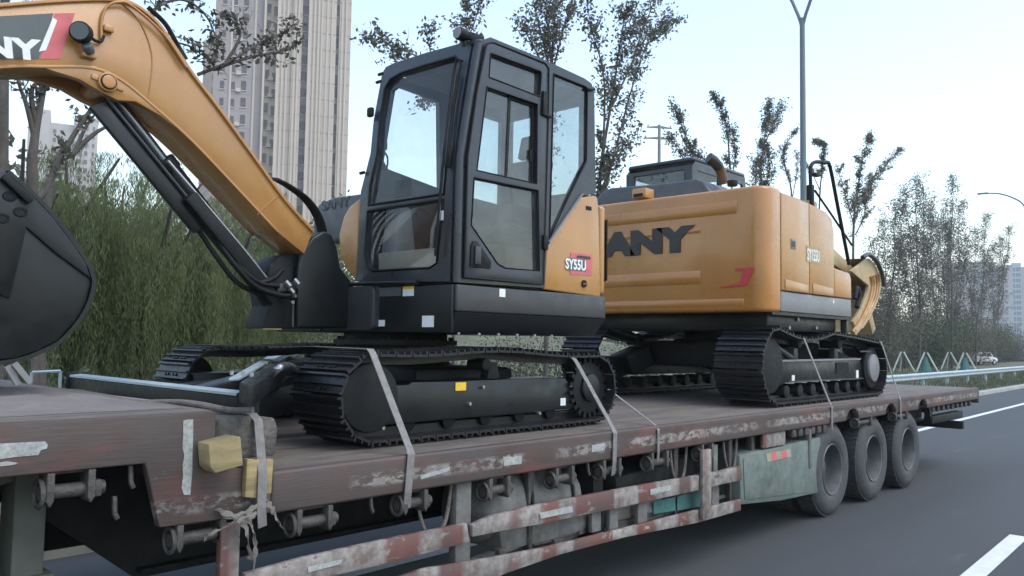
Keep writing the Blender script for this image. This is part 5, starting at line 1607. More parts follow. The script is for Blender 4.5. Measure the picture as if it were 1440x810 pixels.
bx = (79.145,157.334,6.484)
t2 = local_thing('apartment_block', 'lower beige apartment block peeking out left of the tall tower', 'apartment block', (bx[0], bx[1], 0), RZ + .36)
h2 = (75.974,155.581,61.317)[2]
lbuild(MB().box(-2.6, 6, 0, 14, 0, h2), 'wall', 'towerwall', t2, smooth=0)
lbuild(MB().box(-2.75, 6.1, -.15, 14, h2 + .01, h2 + .9), 'parapet', 'towerpale', t2, smooth=0)
windows(t2, [-.4], [h2 - 3.5 - 2.9 * i for i in range(16)], .7, 1.4, 0)
windows(t2, [1.7], [h2 - 3.3 - 2.9 * i for i in range(16)], .7, 1.4, 0)
lbuild(MB().cyl((-1.6, 2, h2 + .9), (-1.6, 2, h2 + 3), .08, 6), 'roof_mast', 'concretepole', t2)
bx = (99.398,304.674,8.859)
t3 = local_thing('apartment_block', 'far grey-beige apartment block seen below the boom on the left', 'apartment block', (bx[0], bx[1], 0), RZ + .50)
h3 = (95.463,302.499,76.884)[2]
lbuild(MB().box(-11.5, -5, 1, 16, 0, h3 + 2), 'wall', 'farwall', t3, smooth=0)
lbuild(MB().box(-4.99, 2.5, 2, 16, 0, h3 - 2), 'wall', 'farwall', t3, smooth=0)
lbuild(MB().box(2.51, 9.8, 0, 16, 0, h3), 'wall', 'farwall', t3, smooth=0)
lbuild(MB().box(2.3, 10, -.2, 16, h3 + .01, h3 + 1.0), 'parapet', 'towerpale', t3, smooth=0)
windows(t3, [4.3, 6.3], [h3 - 3 - 3.0 * i for i in range(19)], 1.1, 1.6, 0)
windows(t3, [-3.5, -1.2], [h3 - 5 - 3.0 * i for i in range(18)], 1.0, 1.5, 2)
windows(t3, [8.5], [h3 - 3 - 3.0 * i for i in range(19)], .7, 1.4, 0)
bx = (493.248,101.284,9.318)
t4 = local_thing('office_block', 'distant blue-grey block with a grid of windows at the right edge', 'office block', (bx[0], bx[1], 0), RZ - .5)
h4 = (491.134,100.115,45.882)[2]
pxm = 1150 / 430
lbuild(MB().box(-22 / pxm, 6 / pxm, 0, 20, 0, h4), 'wall', 'farwall', t4, smooth=0)
lbuild(MB().box(6.05 / pxm, 17 / pxm, .6, 20, 0, h4 + 1), 'wall', 'farblue', t4, smooth=0)
lbuild(MB().box(17.05 / pxm, 24 / pxm, 3, 20, 0, h4 - 1), 'wall', 'farwall', t4, smooth=0)
windows(t4, [(p) / pxm for p in (-17, -12, -6, -1)], [h4 - 2.5 - 2.9 * i for i in range(14)], 1.25, 1.7, 0, 'winblue', None)
windows(t4, [(p) / pxm for p in (8.5, 12, 15)], [h4 - 2.5 - 2.9 * i for i in range(14)], 1.0, 2.1, .6, 'winblue', None)
bx = (523.58,127.493,9.645)
t5 = local_thing('apartment_block', 'faint beige apartment block half hidden by the trees on the right', 'apartment block', (bx[0], bx[1], 0), RZ - .48)
h5 = (521.174,126.163,51.241)[2]
lbuild(MB().box(-11, 11, 0, 16, 0, h5), 'wall', 'farwall', t5, smooth=0)
windows(t5, [-8, -5, -2, 2, 5, 8], [h5 - 3 - 3.0 * i for i in range(13)], 1.2, 1.6, 0, 'winblue', None)

# ------------------------------------------------------------------ plants
rng = np.random.default_rng(11)
class Leaves:
    def __init__(s):
        s.c = []; s.l = []; s.w = []; s.d = []
    def add(s, c, l, w, d=None):
        c = np.asarray(c, float)
        n = len(c)
        s.c.append(c)
        s.l.append(np.broadcast_to(l, (n,)).astype(float))
        s.w.append(np.broadcast_to(w, (n,)).astype(float))
        if d is None:
            d = rng.normal(size=(n, 3))
        s.d.append(np.asarray(d, float))
    def build(s, name, mat, par):
        c = np.concatenate(s.c); l = np.concatenate(s.l)[:, None]; w = np.concatenate(s.w)[:, None]; d = np.concatenate(s.d)
        d /= np.linalg.norm(d, axis=1)[:, None] + 1e-9
        r = rng.normal(size=c.shape)
        b = np.cross(d, r); b /= np.linalg.norm(b, axis=1)[:, None] + 1e-9
        nn = np.cross(d, b)
        off = np.array(origin_of(par)) if par else np.zeros(3)
        c = c - off
        v = np.stack([c - d * l / 2, c + b * w / 2 + nn * w * .15, c + d * l / 2, c - b * w / 2 + nn * w * .15], 1).reshape(-1, 3)
        n = len(c)
        me = bpy.data.meshes.new(name)
        me.vertices.add(4 * n); me.loops.add(4 * n); me.polygons.add(n)
        me.vertices.foreach_set('co', v.ravel())
        me.loops.foreach_set('vertex_index', np.arange(4 * n, dtype=np.int32))
        me.polygons.foreach_set('loop_start', np.arange(0, 4 * n, 4, dtype=np.int32))
        me.update(calc_edges=True)
        me.materials.append(M[mat])
        o = bpy.data.objects.new(name, me)
        COL.objects.link(o)
        if par: o.parent = par
        return o

def stem_tree(label, base, stems, leaf=.10, dens=150, spread=.28, start=.3, r=.07, name='young_tree', cat='tree', mat='leafdark', group=None, twigs=9, trunk_to=None):
    """stems: lists of 3-D points from the fork upwards; leaves crowd the shoots"""
    t = thing(name, label, cat, base, group)
    tk = MB()
    lv = Leaves()
    for si, st in enumerate(stems):
        P = smoothpts(st, 5)
        tk.tube(P, r * .6 if si else r * 1.25, 7, r * .12)
        n = len(P)
        L = sum((P[i + 1] - P[i]).length for i in range(n - 1))
        for k in range(twigs):
            u = start + (1 - start) * (k + rnd.random()) / twigs
            i = min(n - 2, int(u * (n - 1)))
            p = P[i]
            ax = (P[i + 1] - P[i]).normalized()
            dr = Vector((rnd.gauss(0, 1), rnd.gauss(0, 1), rnd.gauss(0, .6))).normalized()
            e = p + (ax * .9 + dr * .75).normalized() * (spread * (1.0 + 1.3 * rnd.random()) * (1.25 - .6 * u))
            tk.tube([p, (p + e) / 2 + dr * .02, e], r * .16, 4, r * .06)
            m = max(4, int(dens * L / twigs / len(st) * (.5 + rnd.random())))
            f = rng.random(m)[:, None]
            c = np.array(p)[None] * (1 - f) + np.array(e)[None] * f + rng.normal(size=(m, 3)) * (spread * rnd.uniform(.12, .34))
            lv.add(c, rng.uniform(.75, 1.35, m) * leaf, rng.uniform(.4, .62, m) * leaf)
        m = int(dens * L * .22)
        f = start + (1 - start) * rng.random(m) ** .8
        idx = np.minimum((f * (n - 1)).astype(int), n - 1)
        c = np.array([tuple(P[i]) for i in idx]) + rng.normal(size=(m, 3)) * spread * .33
        # clumping: drop leaves in gaps along the shoot
        keep = np.sin(f * 21 + si * 2.1) + np.sin(f * 47 + si) > -.5
        c = c[keep]
        lv.add(c, rng.uniform(.75, 1.3, len(c)) * leaf, rng.uniform(.4, .6, len(c)) * leaf)
    tk.build('trunk', 'bark', t, smooth=60)
    lv.build('crown', mat, t)
    return t
def px_tree(label, Y, basepx, stempx, **kw):
    pass
GT = 'multi-stemmed roadside trees beyond the guardrail'
# tall trees behind the cab of the small excavator
B = (17.935,13.5,2.115)
F0 = (B[0], B[1], 0)
stem_tree('tall leafy tree with long arching shoots directly behind the small excavator cab', F0, [
    [F0, (17.824,13.4,4.827), (17.855,13.3,6.783), (18.218,13.2,8.832), (18.397,13.1,10.272), (18.585,13,11.447)],
    [(17.912,13.4,5.425), (19.136,13.7,7.682), (20.309,13.9,9.904), (21.302,14,11.494), (22.763,14,12.488)],
    [(17.857,13.3,6.685), (17.56,13,8.051), (17.345,12.9,9.148), (16.828,12.9,10.164), (16.441,12.9,11.381)],
    [(18.432,13.4,8.515), (19.393,13.4,9.992), (20.007,13.4,11.233), (20.766,13.4,12.569)],
    [(17.842,13.4,5.809), (17.976,13.1,6.659), (18.294,13,7.294), (19.113,12.9,7.716)],
    [(17.889,13.4,4.834), (17.724,13.1,6.11), (17.907,13.1,6.922)]],
    leaf=.12, dens=430, spread=.45, r=.06, start=.28, group=GT)
B = (17.018,14.5,2.094)
F0 = (B[0], B[1], 0)
stem_tree('upright tree with a dense fan of shoots above the small cab roof', F0, [
    [F0, (17.055,14.5,6.214), (16.992,14.4,9.582), (17.091,14.4,10.824), (17.179,14.4,12.696)],
    [(17.087,14.5,9.225), (16.849,14.6,10.195), (16.469,14.6,11.089), (16.035,14.6,12.144)],
    [(16.994,14.4,9.482), (16.556,14.2,10.412), (16.406,14.2,11.953)],
    [(16.998,14.4,9.282), (17.53,14.5,10.57), (17.961,14.5,11.745), (18.305,14.5,12.923)],
    [(16.972,14.4,9.015), (16.334,14.3,9.583), (15.75,14.2,9.98), (15.518,14.2,10.296)]],
    leaf=.11, dens=430, spread=.45, r=.055, start=.25, group=GT)
B = (12.399,13.2,2.026)
F0 = (B[0], B[1], 0)
stem_tree('thin-leaved tree whose loose sprays show above the windscreen of the small cab', F0, [
    [F0, (12.307,13.2,5.341), (12.325,13.1,7.579), (12.353,13,8.699), (12.428,13,10.032)],
    [(12.273,13.1,7.083), (11.735,13,7.73), (10.552,12.9,7.823), (9.995,12.9,7.918), (9.508,12.9,7.735)],
    [(12.161,13.1,7.218), (11.641,13.2,7.907), (11.464,13.3,8.516), (11.499,13.3,8.716)],
    [(12.252,13,8.347), (12.535,12.9,9.054), (12.697,12.9,9.764)],
    [(12.183,13.1,6.423), (11.696,13,6.935), (11.159,12.9,6.979), (10.966,12.9,6.829)],
    [(11.425,13,7.775), (10.678,13,7.67), (10.446,13,7.817), (10.36,13,7.6)]],
    leaf=.105, dens=260, spread=.32, r=.035, start=.40, group=GT)
# leaning tree on the left: trunk crosses below the boom, leafy sprays over the tower
B = (2.926,10.4,1.89)
F0 = (B[0], B[1], 0)
stem_tree('leaning tree with a bare trunk and leafy sprays overlapping the tall tower', F0, [
    [F0, (3.037,10.4,3.029), (3.19,10.4,3.544), (3.378,10.35,4.073), (3.636,10.3,4.615), (4.111,10.3,5.28), (4.638,10.3,5.702), (5.082,10.2,5.514)],
    [(4.922,10.3,5.35), (5.308,10.25,5.604), (5.648,10.2,5.904), (6.036,10.2,6.197), (6.35,10.2,6.479)],
    [(5.135,10.3,5.472), (5.513,10.25,5.698), (5.825,10.2,5.851), (6.157,10.2,6.004), (6.408,10.2,6.2)],
    [(5.313,10.3,5.617), (5.505,10.3,6.048), (5.393,10.3,6.215), (5.266,10.3,6.255)],
    [(4.111,10.3,5.28), (4.276,10.3,5.968), (4.576,10.3,6.251), (4.824,10.3,6.273), (5.027,10.3,6.143), (5.158,10.3,5.908), (5.185,10.3,5.739)],
    [(4.277,10.3,5.932), (4.359,10.3,6.125), (4.44,10.3,6.394)]],
    leaf=.095, dens=230, spread=.2, r=.042, start=.34, twigs=8, group=GT)
br = thing('bare_tree', 'slim bare tree forking below the boom in front of the far block', 'tree', ((3.347,11,1.893)[0], 11, 0), GT)
m = MB()
m.tube(smoothpts([((3.347,11,1.893)[0], 11, 0), (3.435,11,3.691), (3.691,11,4.173), (3.883,11,4.429), (4.034,11,4.57), (4.242,11,4.708)]), .05, 7, .015)
m.tube(smoothpts([(3.691,11,4.173), (3.81,11,4.525), (3.921,11,4.733)]), .028, 6, .012)
m.build('trunk', 'bark', br, smooth=60)
B = (3.858,12,1.895)
F0 = (B[0], B[1], 0)
stem_tree('grey-trunked tree with a few leaves standing left under the boom', F0, [
    [F0, (3.549,12,3.68), (3.529,12,4.442), (3.599,12,5.134), (3.671,12,5.837), (3.704,12,6.64)],
    [(3.546,12,4.446), (3.422,12,4.9), (3.306,12,5.198), (3.224,12,5.52)],
    [(3.554,12,4.64), (3.463,12,5.101), (3.591,12,5.307), (3.803,12,5.3)]],
    leaf=.09, dens=120, spread=.16, r=.07, start=.5, group=GT)
B = (3.08,11.3,1.886)
tk = thing('tree', 'straight dark tree trunk at the left edge under the boom', 'tree', (B[0], B[1], 0), GT)
MB().tube([(B[0], B[1], 0), (2.994,11.3,3.792), (2.945,11.3,5.107), (2.912,11.3,6.26)], .085, 9, .05).build('trunk', 'bark', tk, smooth=60)
lv = Leaves()
c = np.array((2.914,11.3,6.531))[None] + rng.normal(size=(900, 3)) * np.array([.8, .8, .5])
lv.add(c, .09, .05)
lv.build('crown', 'leafdark', tk)
# slim trees on the right, one by one: base pixel column, distance row and shoots
def G_(label, F0, stems, **kw):
    kw.setdefault('group', GT)
    return stem_tree(label, F0, stems, **kw)
B = (29.608,17,2.283); F0 = (B[0], B[1], 0)
G_('slender tree with narrow leaning leafy shoots just right of the power pole', F0, [
    [F0, (29.653,17,7.829), (29.196,17,9.229), (28.417,17,10.253), (27.503,17,11.211)],
    [(29.538,17,8.107), (28.641,17,8.989), (27.67,17,9.678), (27.147,17,10.003)],
    [(29.595,17,8.351), (29.881,17,9.198), (29.307,17,9.69)]], leaf=.12, dens=330, spread=.33, r=.06, start=.3)
B = (34.203,18,2.352); F0 = (B[0], B[1], 0)
G_('slender tree with one tall leafy plume left of the exhaust pipe', F0, [
    [F0, (34.22,18,7.907), (33.955,18,10.18), (33.69,18,11.785), (33.031,18,12.632), (32.514,18,13.036)],
    [(34.088,18,9.21), (34.502,18,10.776), (34.231,18,11.895)],
    [(34.086,18,8.549), (32.514,18,9.292), (32.01,18,9.784)]], leaf=.12, dens=320, spread=.33, r=.055, start=.35)
B = (39.257,19,2.428); F0 = (B[0], B[1], 0)
G_('dense dark columnar tree between the exhaust pipe and the lamp post', F0, [
    [F0, (39.305,19,8.271), (39.165,19,10.838), (39.667,19,12.794), (40.012,19,14.454)],
    [(39.317,19,9.75), (40.145,19,10.999), (39.825,19,12.072)],
    [(39.664,19,12.418), (40.673,19,13.528), (41.546,19,14.643)],
    [(39.314,19,9.38), (38.527,19,10.184), (38.85,19,11.339)]], leaf=.125, dens=560, spread=.44, r=.06, start=.3)
B = (44.868,20,2.513); F0 = (B[0], B[1], 0)
G_('thin-leaved tree immediately left of the tall lamp post', F0, [
    [F0, (45.161,20,9.883), (44.247,20,12.009), (44.262,20,13.244), (46.008,20,14.63)],
    [(45.167,20,10.297), (45.769,20,11.845), (45.985,20,13.144)]], leaf=.11, dens=200, spread=.30, r=.05, start=.35)
B = (46.216,19,2.542); F0 = (B[0], B[1], 0)
G_('short leafy tree behind the handrail of the larger excavator', F0, [
    [F0, (46.559,19,9.55), (47.023,19,12.131), (47.264,19,13.654), (45.832,19,13.677)],
    [(46.79,19,10.834), (45.401,19,11.864), (44.054,19,12.125)]], leaf=.12, dens=280, spread=.30, r=.05, start=.45)
B = (48.931,18,2.593); F0 = (B[0], B[1], 0)
G_('open tree with two leafy plumes right of the handrail', F0, [
    [F0, (49.102,18,8.498), (49.867,18,11.167), (50.881,18,13.517), (52.408,18,15.373)],
    [(49.597,18,9.837), (51.547,18,11.766), (54.392,18,13.398), (58.082,18,15.383)],
    [(49.342,18,8.95), (48.047,18,10.482), (46.801,18,12.17)],
    [(49.444,18,8.534), (51.007,18,10.014), (50.572,18,11.269)],
    [(50.08,18,10.547), (52.019,18,11.256), (51.81,18,12.341)]], leaf=.125, dens=430, spread=.42, r=.07, start=.25)
B = (67.222,22,1.753); F0 = (B[0], B[1], 0)
G_('leafy tree behind the cream bucket at the rear', F0, [
    [F0, (67.604,22.04,4.161), (68.385,22.1,6.628), (67.673,21.57,8.989), (69.843,22.34,11.616), (69.735,22,13.795)],
    [(67.266,22,2.867), (66.983,21.73,4.251), (69.353,21.97,7.083), (70.2,21.98,9.931), (69.785,21.65,12.483), (71.566,22,15.242)],
    [(67.266,22,2.867), (68.277,22.37,4.014), (67.477,22.24,6.241), (65.338,21.56,8.239), (66.7,22.09,10.453), (66.019,22,12.277)],
    [(67.266,22,2.867), (64.915,21.53,3.695), (65.989,21.97,5.433), (66.323,22.38,7.186), (65.712,22.42,8.814), (63.77,22,10.089)],
    [(67.266,22,2.867), (69.058,22.3,3.865), (70.952,22.44,5.791), (70.104,21.6,7.579), (70.934,21.72,9.455), (73.22,22,11.363)],
    ], leaf=.16, dens=420, spread=.85, r=.08, start=.22, twigs=20)
B = (71.245,21,1.786); F0 = (B[0], B[1], 0)
G_('tall dark tree left of the broad gap in the right-hand trees', F0, [
    [F0, (71.547,20.94,4.507), (70.669,20.8,7.411), (70.758,20.89,10.377), (71.394,21.09,13.337), (71.219,21,15.9)],
    [(71.303,21,2.939), (73.112,21.4,4.446), (73.744,21.43,7.339), (74.685,21.49,10.32), (71.94,20.66,12.657), (73.258,21,15.379)],
    [(71.303,21,2.939), (72.744,21.46,4.257), (70.81,21.07,6.562), (68.828,20.71,8.756), (69.6,21.07,11.138), (68.587,21,13.075)],
    [(71.303,21,2.939), (70.228,20.56,4.061), (75.273,21.49,6.645), (74.538,21.3,8.958), (73.541,20.65,11.054), (75.709,21,13.398)],
    [(71.303,21,2.939), (70.987,21.27,3.914), (67.942,20.54,5.605), (66.664,20.54,7.301), (66.839,20.83,9.041), (66.45,21,10.568)],
    ], leaf=.16, dens=420, spread=.85, r=.08, start=.22, twigs=20)
B = (86.461,24,1.786); F0 = (B[0], B[1], 0)
G_('full tree with a thick central plume on the right', F0, [
    [F0, (88.597,24.48,4.758), (87.902,24.5,7.776), (84.089,23.58,10.383), (84.292,23.53,13.204), (85.661,24,15.981)],
    [(86.541,24,3.169), (86.295,23.91,4.546), (86.699,23.66,7.193), (88.98,24.37,10.054), (90.192,24.46,12.769), (89.366,24,15.034)],
    [(86.541,24,3.169), (85.946,23.88,4.329), (84.991,24.02,6.632), (84.726,24.1,8.884), (83.806,24.12,11.005), (82.84,24,12.877)],
    [(86.541,24,3.169), (88.048,24.01,4.387), (89.435,24.22,6.71), (88.741,23.8,8.939), (91.694,24.02,11.42), (91.749,24,13.482)],
    ], leaf=.16, dens=420, spread=.85, r=.08, start=.22, twigs=20)
B = (80.513,21,1.819); F0 = (B[0], B[1], 0)
G_('tree with a tall forked plume on the right', F0, [
    [F0, (79.043,20.51,4.755), (81.228,21.08,8.121), (81.144,21.12,11.421), (80.087,20.56,14.42), (81.993,21,17.616)],
    [(80.595,21,3.091), (81.471,20.97,4.519), (82.105,20.85,7.324), (84.551,21.24,10.356), (81.795,20.56,12.749), (84.925,21,15.638)],
    [(80.595,21,3.091), (82.23,21.46,4.61), (79.614,20.96,7.374), (79.259,20.82,10.134), (78.734,20.81,12.744), (79.389,21,15.335)],
    [(80.595,21,3.091), (80.165,21.1,4.226), (78.168,20.88,6.286), (76.776,20.53,8.296), (78.479,21.24,10.47), (76.865,21,12.171)],
    [(80.595,21,3.091), (80.255,20.72,4.163), (82.528,20.74,6.303), (83.947,20.94,8.494), (84.409,20.6,10.574), (86.942,21,12.742)],
    ], leaf=.16, dens=420, spread=.85, r=.08, start=.22, twigs=20)
B = (97.126,23,1.843); F0 = (B[0], B[1], 0)
G_('tree with spreading thin plumes near the far beige block', F0, [
    [F0, (97.211,22.83,4.858), (99.977,22.94,7.959), (99.94,22.67,10.898), (102.3,23.15,14.057), (103.118,23,16.866)],
    [(97.242,23,3.35), (97.71,22.95,4.721), (95.098,22.62,7.241), (96.157,22.69,9.925), (99.411,23.34,12.838), (97.561,23,14.944)],
    [(97.242,23,3.35), (94.999,22.78,4.423), (96.665,23.14,6.653), (94.502,22.85,8.624), (92.514,22.79,10.541), (93.499,23,12.48)],
    [(97.242,23,3.35), (98.38,22.77,4.587), (100.109,22.92,6.957), (102.089,22.91,9.336), (103.693,22.66,11.753), (106.097,23,14.105)],
    ], leaf=.16, dens=420, spread=.85, r=.08, start=.22, twigs=20)
B = (110.264,24,1.873); F0 = (B[0], B[1], 0)
G_('last tree at right with a curved plume before the blue-grey block', F0, [
    [F0, (112.576,24.44,5.141), (116.698,24.49,8.371), (117.176,24.45,11.531), (116.574,23.72,14.485), (118.218,24,17.38)],
    [(110.414,24,3.559), (113.161,24.34,5.07), (112.62,24.02,7.723), (112.028,23.84,10.44), (111.702,23.57,12.982), (115.069,24,15.779)],
    [(110.414,24,3.559), (108.875,23.79,4.702), (107.647,23.55,6.983), (110.099,24.19,9.475), (110.563,24.4,11.733), (107.262,24,13.457)],
    ], leaf=.16, dens=420, spread=.85, r=.08, start=.22, twigs=20)
# weeping willows behind the boom
def willow(label, base, h, rad, n, seed):
    t = thing('willow_tree', label, 'tree', base, 'weeping willows beyond the guardrail')
    rg = np.random.default_rng(seed)
    rr = random.Random(seed)
    tk = MB()
    tops = []
    for k in range(9):
        a = 2 * PI * k / 9 + rr.random()
        q = rad * (.35 + .6 * rr.random())
        tip = (base[0] + q * math.cos(a), base[1] + q * math.sin(a), h * (.74 + .24 * rr.random()))
        P = smoothpts([(base[0], base[1], h * .22), (base[0] + q * .25 * math.cos(a), base[1] + q * .25 * math.sin(a), h * .55), tip], 5)
        tk.tube(P, .07, 6, .02)
        tops += [P[j] for j in range(5, len(P))]
    tk.tube([base, (base[0] + .05, base[1], h * .25), (base[0], base[1], h * .5)], .17, 9, .07)
    tk.build('trunk', 'bark', t, smooth=60)
    lv = Leaves()
    nb = n // 9                                   # tresses: each a bundle of hanging shoots
    for k in range(nb):
        s_ = tops[rr.randrange(len(tops))]
        a = rr.random() * 2 * PI
        q = rad * .6 * math.sqrt(rr.random())
        bx_, by_ = s_.x + q * math.cos(a), s_.y + q * math.sin(a)
        d = min(1.3, math.hypot(bx_ - base[0], by_ - base[1]) / (rad * 1.2))
        zt = min(h, s_.z * (1.05 - .25 * d * d) + .5 * (rr.random() - .3))
        Lb = (1.0 + 2.4 * rr.random() ** 1.3) * min(1, .45 + d * .8)
        tw_ = rr.uniform(-.3, .3)
        for j in range(rr.randrange(9, 15)):
            x = bx_ + rr.gauss(0, .085); y = by_ + rr.gauss(0, .085)
            L = min(Lb * (.55 + .6 * rr.random()), zt - .15)
            m = int(L / .05) + 3
            f = np.linspace(0, 1, m)
            out = .30 * rr.random()
            c = np.stack([x + out * math.cos(a) * np.sin(f * 1.5) + tw_ * f ** 2 * .5, y + out * math.sin(a) * np.sin(f * 1.5), zt + .10 * np.sin(np.minimum(f * 9, PI)) - L * f], 1) + rg.normal(size=(m, 3)) * .028
            dd = np.stack([rg.normal(size=m) * .30, rg.normal(size=m) * .30, -np.ones(m)], 1)
            lv.add(c, rg.uniform(.075, .13, m), rg.uniform(.009, .016, m), dd)
    lv.build('crown', 'leafwillow', t)
    return t
W_ = [(((5.094,15,1.534)[0], 15.0, 0), 4.9, 1.9, 1500, 1, 'weeping willow in front of the far block, left of the boom cylinder'),
      (((5.986,14,1.555)[0], 14.0, 0), 4.6, 1.8, 1600, 2, 'bright weeping willow directly behind the boom cylinder'),
      (((7.782,15,1.526)[0], 15.0, 0), 4.8, 1.9, 1500, 3, 'weeping willow between the boom cylinder and the swing post'),
      (((4.003,14,1.561)[0], 14.0, 0), 4.9, 1.8, 1300, 4, 'weeping willow behind the black bucket'),
      (((10.501,17,1.471)[0], 17.0, 0), 4.5, 2.0, 1400, 5, 'weeping willow seen under the boom foot'),
      (((7.26,19,1.431)[0], 19.0, 0), 6.0, 2.4, 1500, 6, 'taller willow standing behind the other willows on the left')]
for b_, h_, rad_, n_, sd_, lb in W_:
    willow(lb, b_, h_, rad_, n_, sd_)
# scrub: loose bushes
def bush(label, base, h, rad, n, mat, leaf=.09, group='loose bushes beyond the guardrail', seed=0, name='bush'):
    t = thing(name, label, 'bush', base, group)
    rr = random.Random(seed)
    rg = np.random.default_rng(seed + 50)
    tk = MB()
    lv = Leaves()
    K_ = 13
    for k in range(K_):
        a = 2 * PI * k / K_ + rr.random() * .6
        q = rad * math.sqrt(rr.random())
        tip = Vector((base[0] + q * math.cos(a), base[1] + q * math.sin(a), base[2] + h * (.55 + .45 * rr.random()) * (1.08 - .45 * (q / rad) ** 2)))
        P = smoothpts([(base[0] + .12 * q * math.cos(a), base[1] + .12 * q * math.sin(a), base[2]), (base[0] + .6 * q * math.cos(a), base[1] + .6 * q * math.sin(a), base[2] + .45 * (tip.z - base[2])), tip], 5)
        tk.tube(P, .03, 5, .008)
        m = n // K_
        f = rg.random(m) ** .75
        idx = (f * (len(P) - 1)).astype(int)
        c = np.array([tuple(P[i]) for i in idx]) + rg.normal(size=(m, 3)) * (rad * .20) * np.array([1, 1, .8])
        c[:, 2] = np.maximum(c[:, 2], base[2] + .03)
        lv.add(c, rg.uniform(.7, 1.4, m) * leaf, rg.uniform(.35, .6, m) * leaf)
    tk.build('stems', 'bark', t, smooth=60)
    lv.build('foliage', mat, t)
    return t
bushes = [
    ('brownish bush below the boom foot', ((7.328,13,1.699)[0], 13, .08), 1.9, 1.3, 2200, 'leafolive'),
    ('low green bush behind the dozer blade left end', ((4.478,12.5,1.697)[0], 12.5, .08), 1.5, 1.1, 1800, 'leafgreen'),
    ('dull bush between the far track and the willows', ((5.975,12.8,1.697)[0], 12.8, .08), 1.3, 1.1, 1800, 'leafolive'),
    ('green bush seen through the gap under the front of the small excavator', ((9.534,14,1.688)[0], 14, .08), 2, 1.4, 2200, 'leafgreen'),
    ('dull bush behind the small excavator windscreen', ((12.648,16,1.663)[0], 16, .08), 2.2, 1.6, 2400, 'leafolive'),
    ('green bush behind the small cab door', ((14.1,15,1.687)[0], 15, .08), 2, 1.5, 2200, 'leafgreen'),
    ('dull bush behind the gap below the small excavator', ((18.679,17,1.667)[0], 17, .08), 2.3, 1.6, 2400, 'leafolive'),
    ('green bush behind the rear of the small excavator', ((18.633,15,1.703)[0], 15, .08), 1.9, 1.4, 2000, 'leafgreen'),
    ('dull bush in the gap between the two excavators', ((26.755,18,1.678)[0], 18, .08), 2.5, 1.7, 2400, 'leafolive'),
    ('green bush below the big counterweight', ((27.343,16,1.717)[0], 16, .08), 2.2, 1.5, 2200, 'leafgreen'),
    ('olive bush right behind the cream bucket', ((66.212,23,1.731)[0], 23, .08), 7.40, 3.60, 11000, 'leafolive'),
    ('olive bush behind the leftmost staked sapling', ((78.659,25,1.74)[0], 25, .08), 7.40, 3.60, 11000, 'leafolive'),
    ('greener bush behind the teal netting', ((82.692,24,1.773)[0], 24, .08), 7.40, 3.60, 11000, 'leafgreen'),
    ('grey-olive bush right of the first teal netting', ((97.522,26,1.79)[0], 26, .08), 7.40, 3.60, 11000, 'leafolive'),
    ('olive bush above the white car', ((102.551,25,1.827)[0], 25, .08), 7.40, 3.60, 11000, 'leafolive'),
    ('dark green bush in front of the blue-grey block', ((121.036,27,1.858)[0], 27, .08), 5.50, 3.60, 11000, 'leafgreen'),
    ('last olive bush at the right edge', ((137.928,28,1.901)[0], 28, .08), 5.50, 3.60, 11000, 'leafolive'),
]
for k, (lb, b_, h_, rad_, n_, mt_) in enumerate(bushes):
    bush(lb, b_, h_, rad_, n_, mt_, .11 if b_[1] < 20 else .20, seed=k)
# young staked trees behind the barrier
def staked(label, base, teal):
    t = thing('staked_sapling', label, 'young tree', base, 'newly planted staked saplings')
    x, y, z = base
    MB().tube([(x, y, z), (x + .03, y, z + 1.4), (x, y, z + 3.2)], .045, 7, .02).build('trunk', 'bark', t)
    for k in range(3):
        a = 2 * PI * k / 3 + .5
        MB().tube([(x + .85 * math.cos(a), y + .85 * math.sin(a), z), (x + .1 * math.cos(a), y + .1 * math.sin(a), z + 1.45)], .055, 6).build('support_pole', 'stake', t)
    if teal:
        MB().tube([(x, y, z), (x, y, z + 1.1)], .42, 9, .10).build('root_net', 'teal', t)
    lv = Leaves()
    lv.add(np.array([x, y, z + 2.6])[None] + rng.normal(size=(260, 3)) * np.array([.35, .35, .5]), .13, .07)
    lv.build('crown', 'leafgreen', t)
for b_, tl, lb in (((61.57,19.254,0.273), 0, 'staked sapling nearest the rear of the larger excavator'), ((60.542,17.413,0.306), 1, 'staked sapling wrapped in teal netting, left of the two netted ones'), ((70.429,18.548,0.273), 0, 'bare staked sapling between the two netted ones'), ((66.81,16.549,0.341), 1, 'staked sapling wrapped in teal netting beside the white car')):
    staked(lb, (b_[0], b_[1], .08), tl)
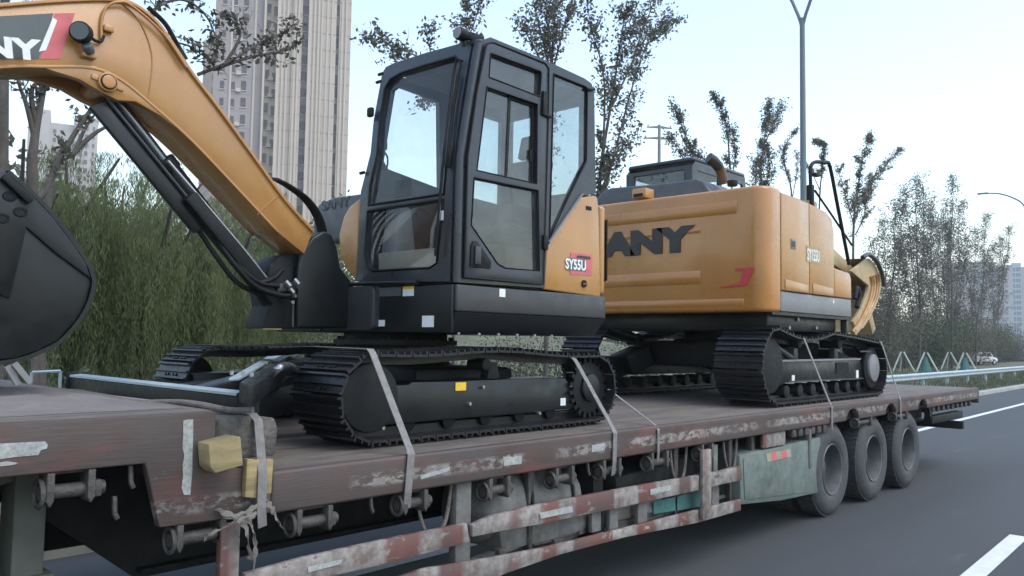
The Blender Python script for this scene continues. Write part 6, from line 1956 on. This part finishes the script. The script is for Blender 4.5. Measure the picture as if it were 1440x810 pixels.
# white car on the far road
cb = (103.552,24.124,0.091)
CR = thing('parked_car', 'small white car on the far road beyond the barrier', 'car', (cb[0], cb[1], 0))
CR.rotation_euler = (0, 0, RZ * .35)
bd = MB().pY([(-2.1, .35), (2.1, .35), (2.15, .75), (1.3, .92), (.75, 1.42), (-.9, 1.48), (-1.9, 1.0), (-2.1, .9)], -.85, .85)
bo = lbuild(bd, 'body', 'carwhite', CR, bevel=.08, seg=3)
for y0, y1 in ((-.86, -.851), (.851, .86)):
    lbuild(MB().pY([(.95, .96), (.62, 1.36), (-.1, 1.40), (-.1, .98)], y0, y1), 'side_window', 'darkglass', CR)
    lbuild(MB().pY([(-.2, .98), (-.2, 1.40), (-.85, 1.40), (-1.55, 1.0)], y0, y1), 'side_window', 'darkglass', CR)
for x in (-1.35, 1.35):
    for y in (-.78, .78):
        wl = lbuild(MB().cyl((x, y - .1, .33), (x, y + .1, .33), .33, 20), 'wheel', 'rubber', CR, bevel=.03)
        lbuild(MB().cyl((x, y - .11, .33), (x, y + .11, .33), .19, 16), 'rim', 'galv', wl)
# low grass and weeds of the verge, uncountable
gl = Leaves()
n = 26000
gx = rng.uniform(-6, 75, n) ; gy = 8.0 + .0285 * gx + rng.random(n) ** 1.5 * 10
hh = rng.uniform(.08, .34, n)
gl.add(np.stack([gx, gy, .1 + hh * .45], 1), hh, .022, np.stack([rng.normal(size=n) * .3, rng.normal(size=n) * .3, np.ones(n)], 1))
tag(gl.build('verge_grass', 'grassblade', None), 'rough dry grass and weeds along the verge', 'grass', kind='stuff')
# far wood behind everything: one mass of leaves on uneven mounds
fw = Leaves()
n = 60000
u = rng.random(n)
fx = -10 + 230 * u
fy = 27 + .0285 * fx + rng.random(n) * 6 + fx * .06
ht = 4.2 + 1.3 * np.sin(fx * .33) + .9 * np.sin(fx * .81 + 1) + .5 * np.sin(fx * 1.9)
fz = rng.random(n) ** .8 * ht + 2.4 * np.clip((58 - fx) / 25, 0, 1)
fw.add(np.stack([fx, fy, fz], 1), .34, .20)
tag(fw.build('far_wood', 'leafolive', None), 'distant belt of dull green woodland behind the roadside trees', 'wood', kind='stuff')

# light urban haze in the air
hz, ht_, hb = newmat('haze_air')
ht_.nodes.remove(hb)
pv = nd(ht_, 'ShaderNodeVolumePrincipled')
pv.inputs['Color'].default_value = (.93, .95, .97, 1)
pv.inputs['Density'].default_value = .0007
pv.inputs['Anisotropy'].default_value = .2
ht_.links.new(pv.outputs[0], ht_.nodes['Material Output'].inputs['Volume'])
hm = MB().box(-510, 1510, -710, 1310, -1.1, 112)
tag(hm.build('haze', hz, None, smooth=0), 'thin pale haze in the air over the whole road', 'haze', kind='stuff')
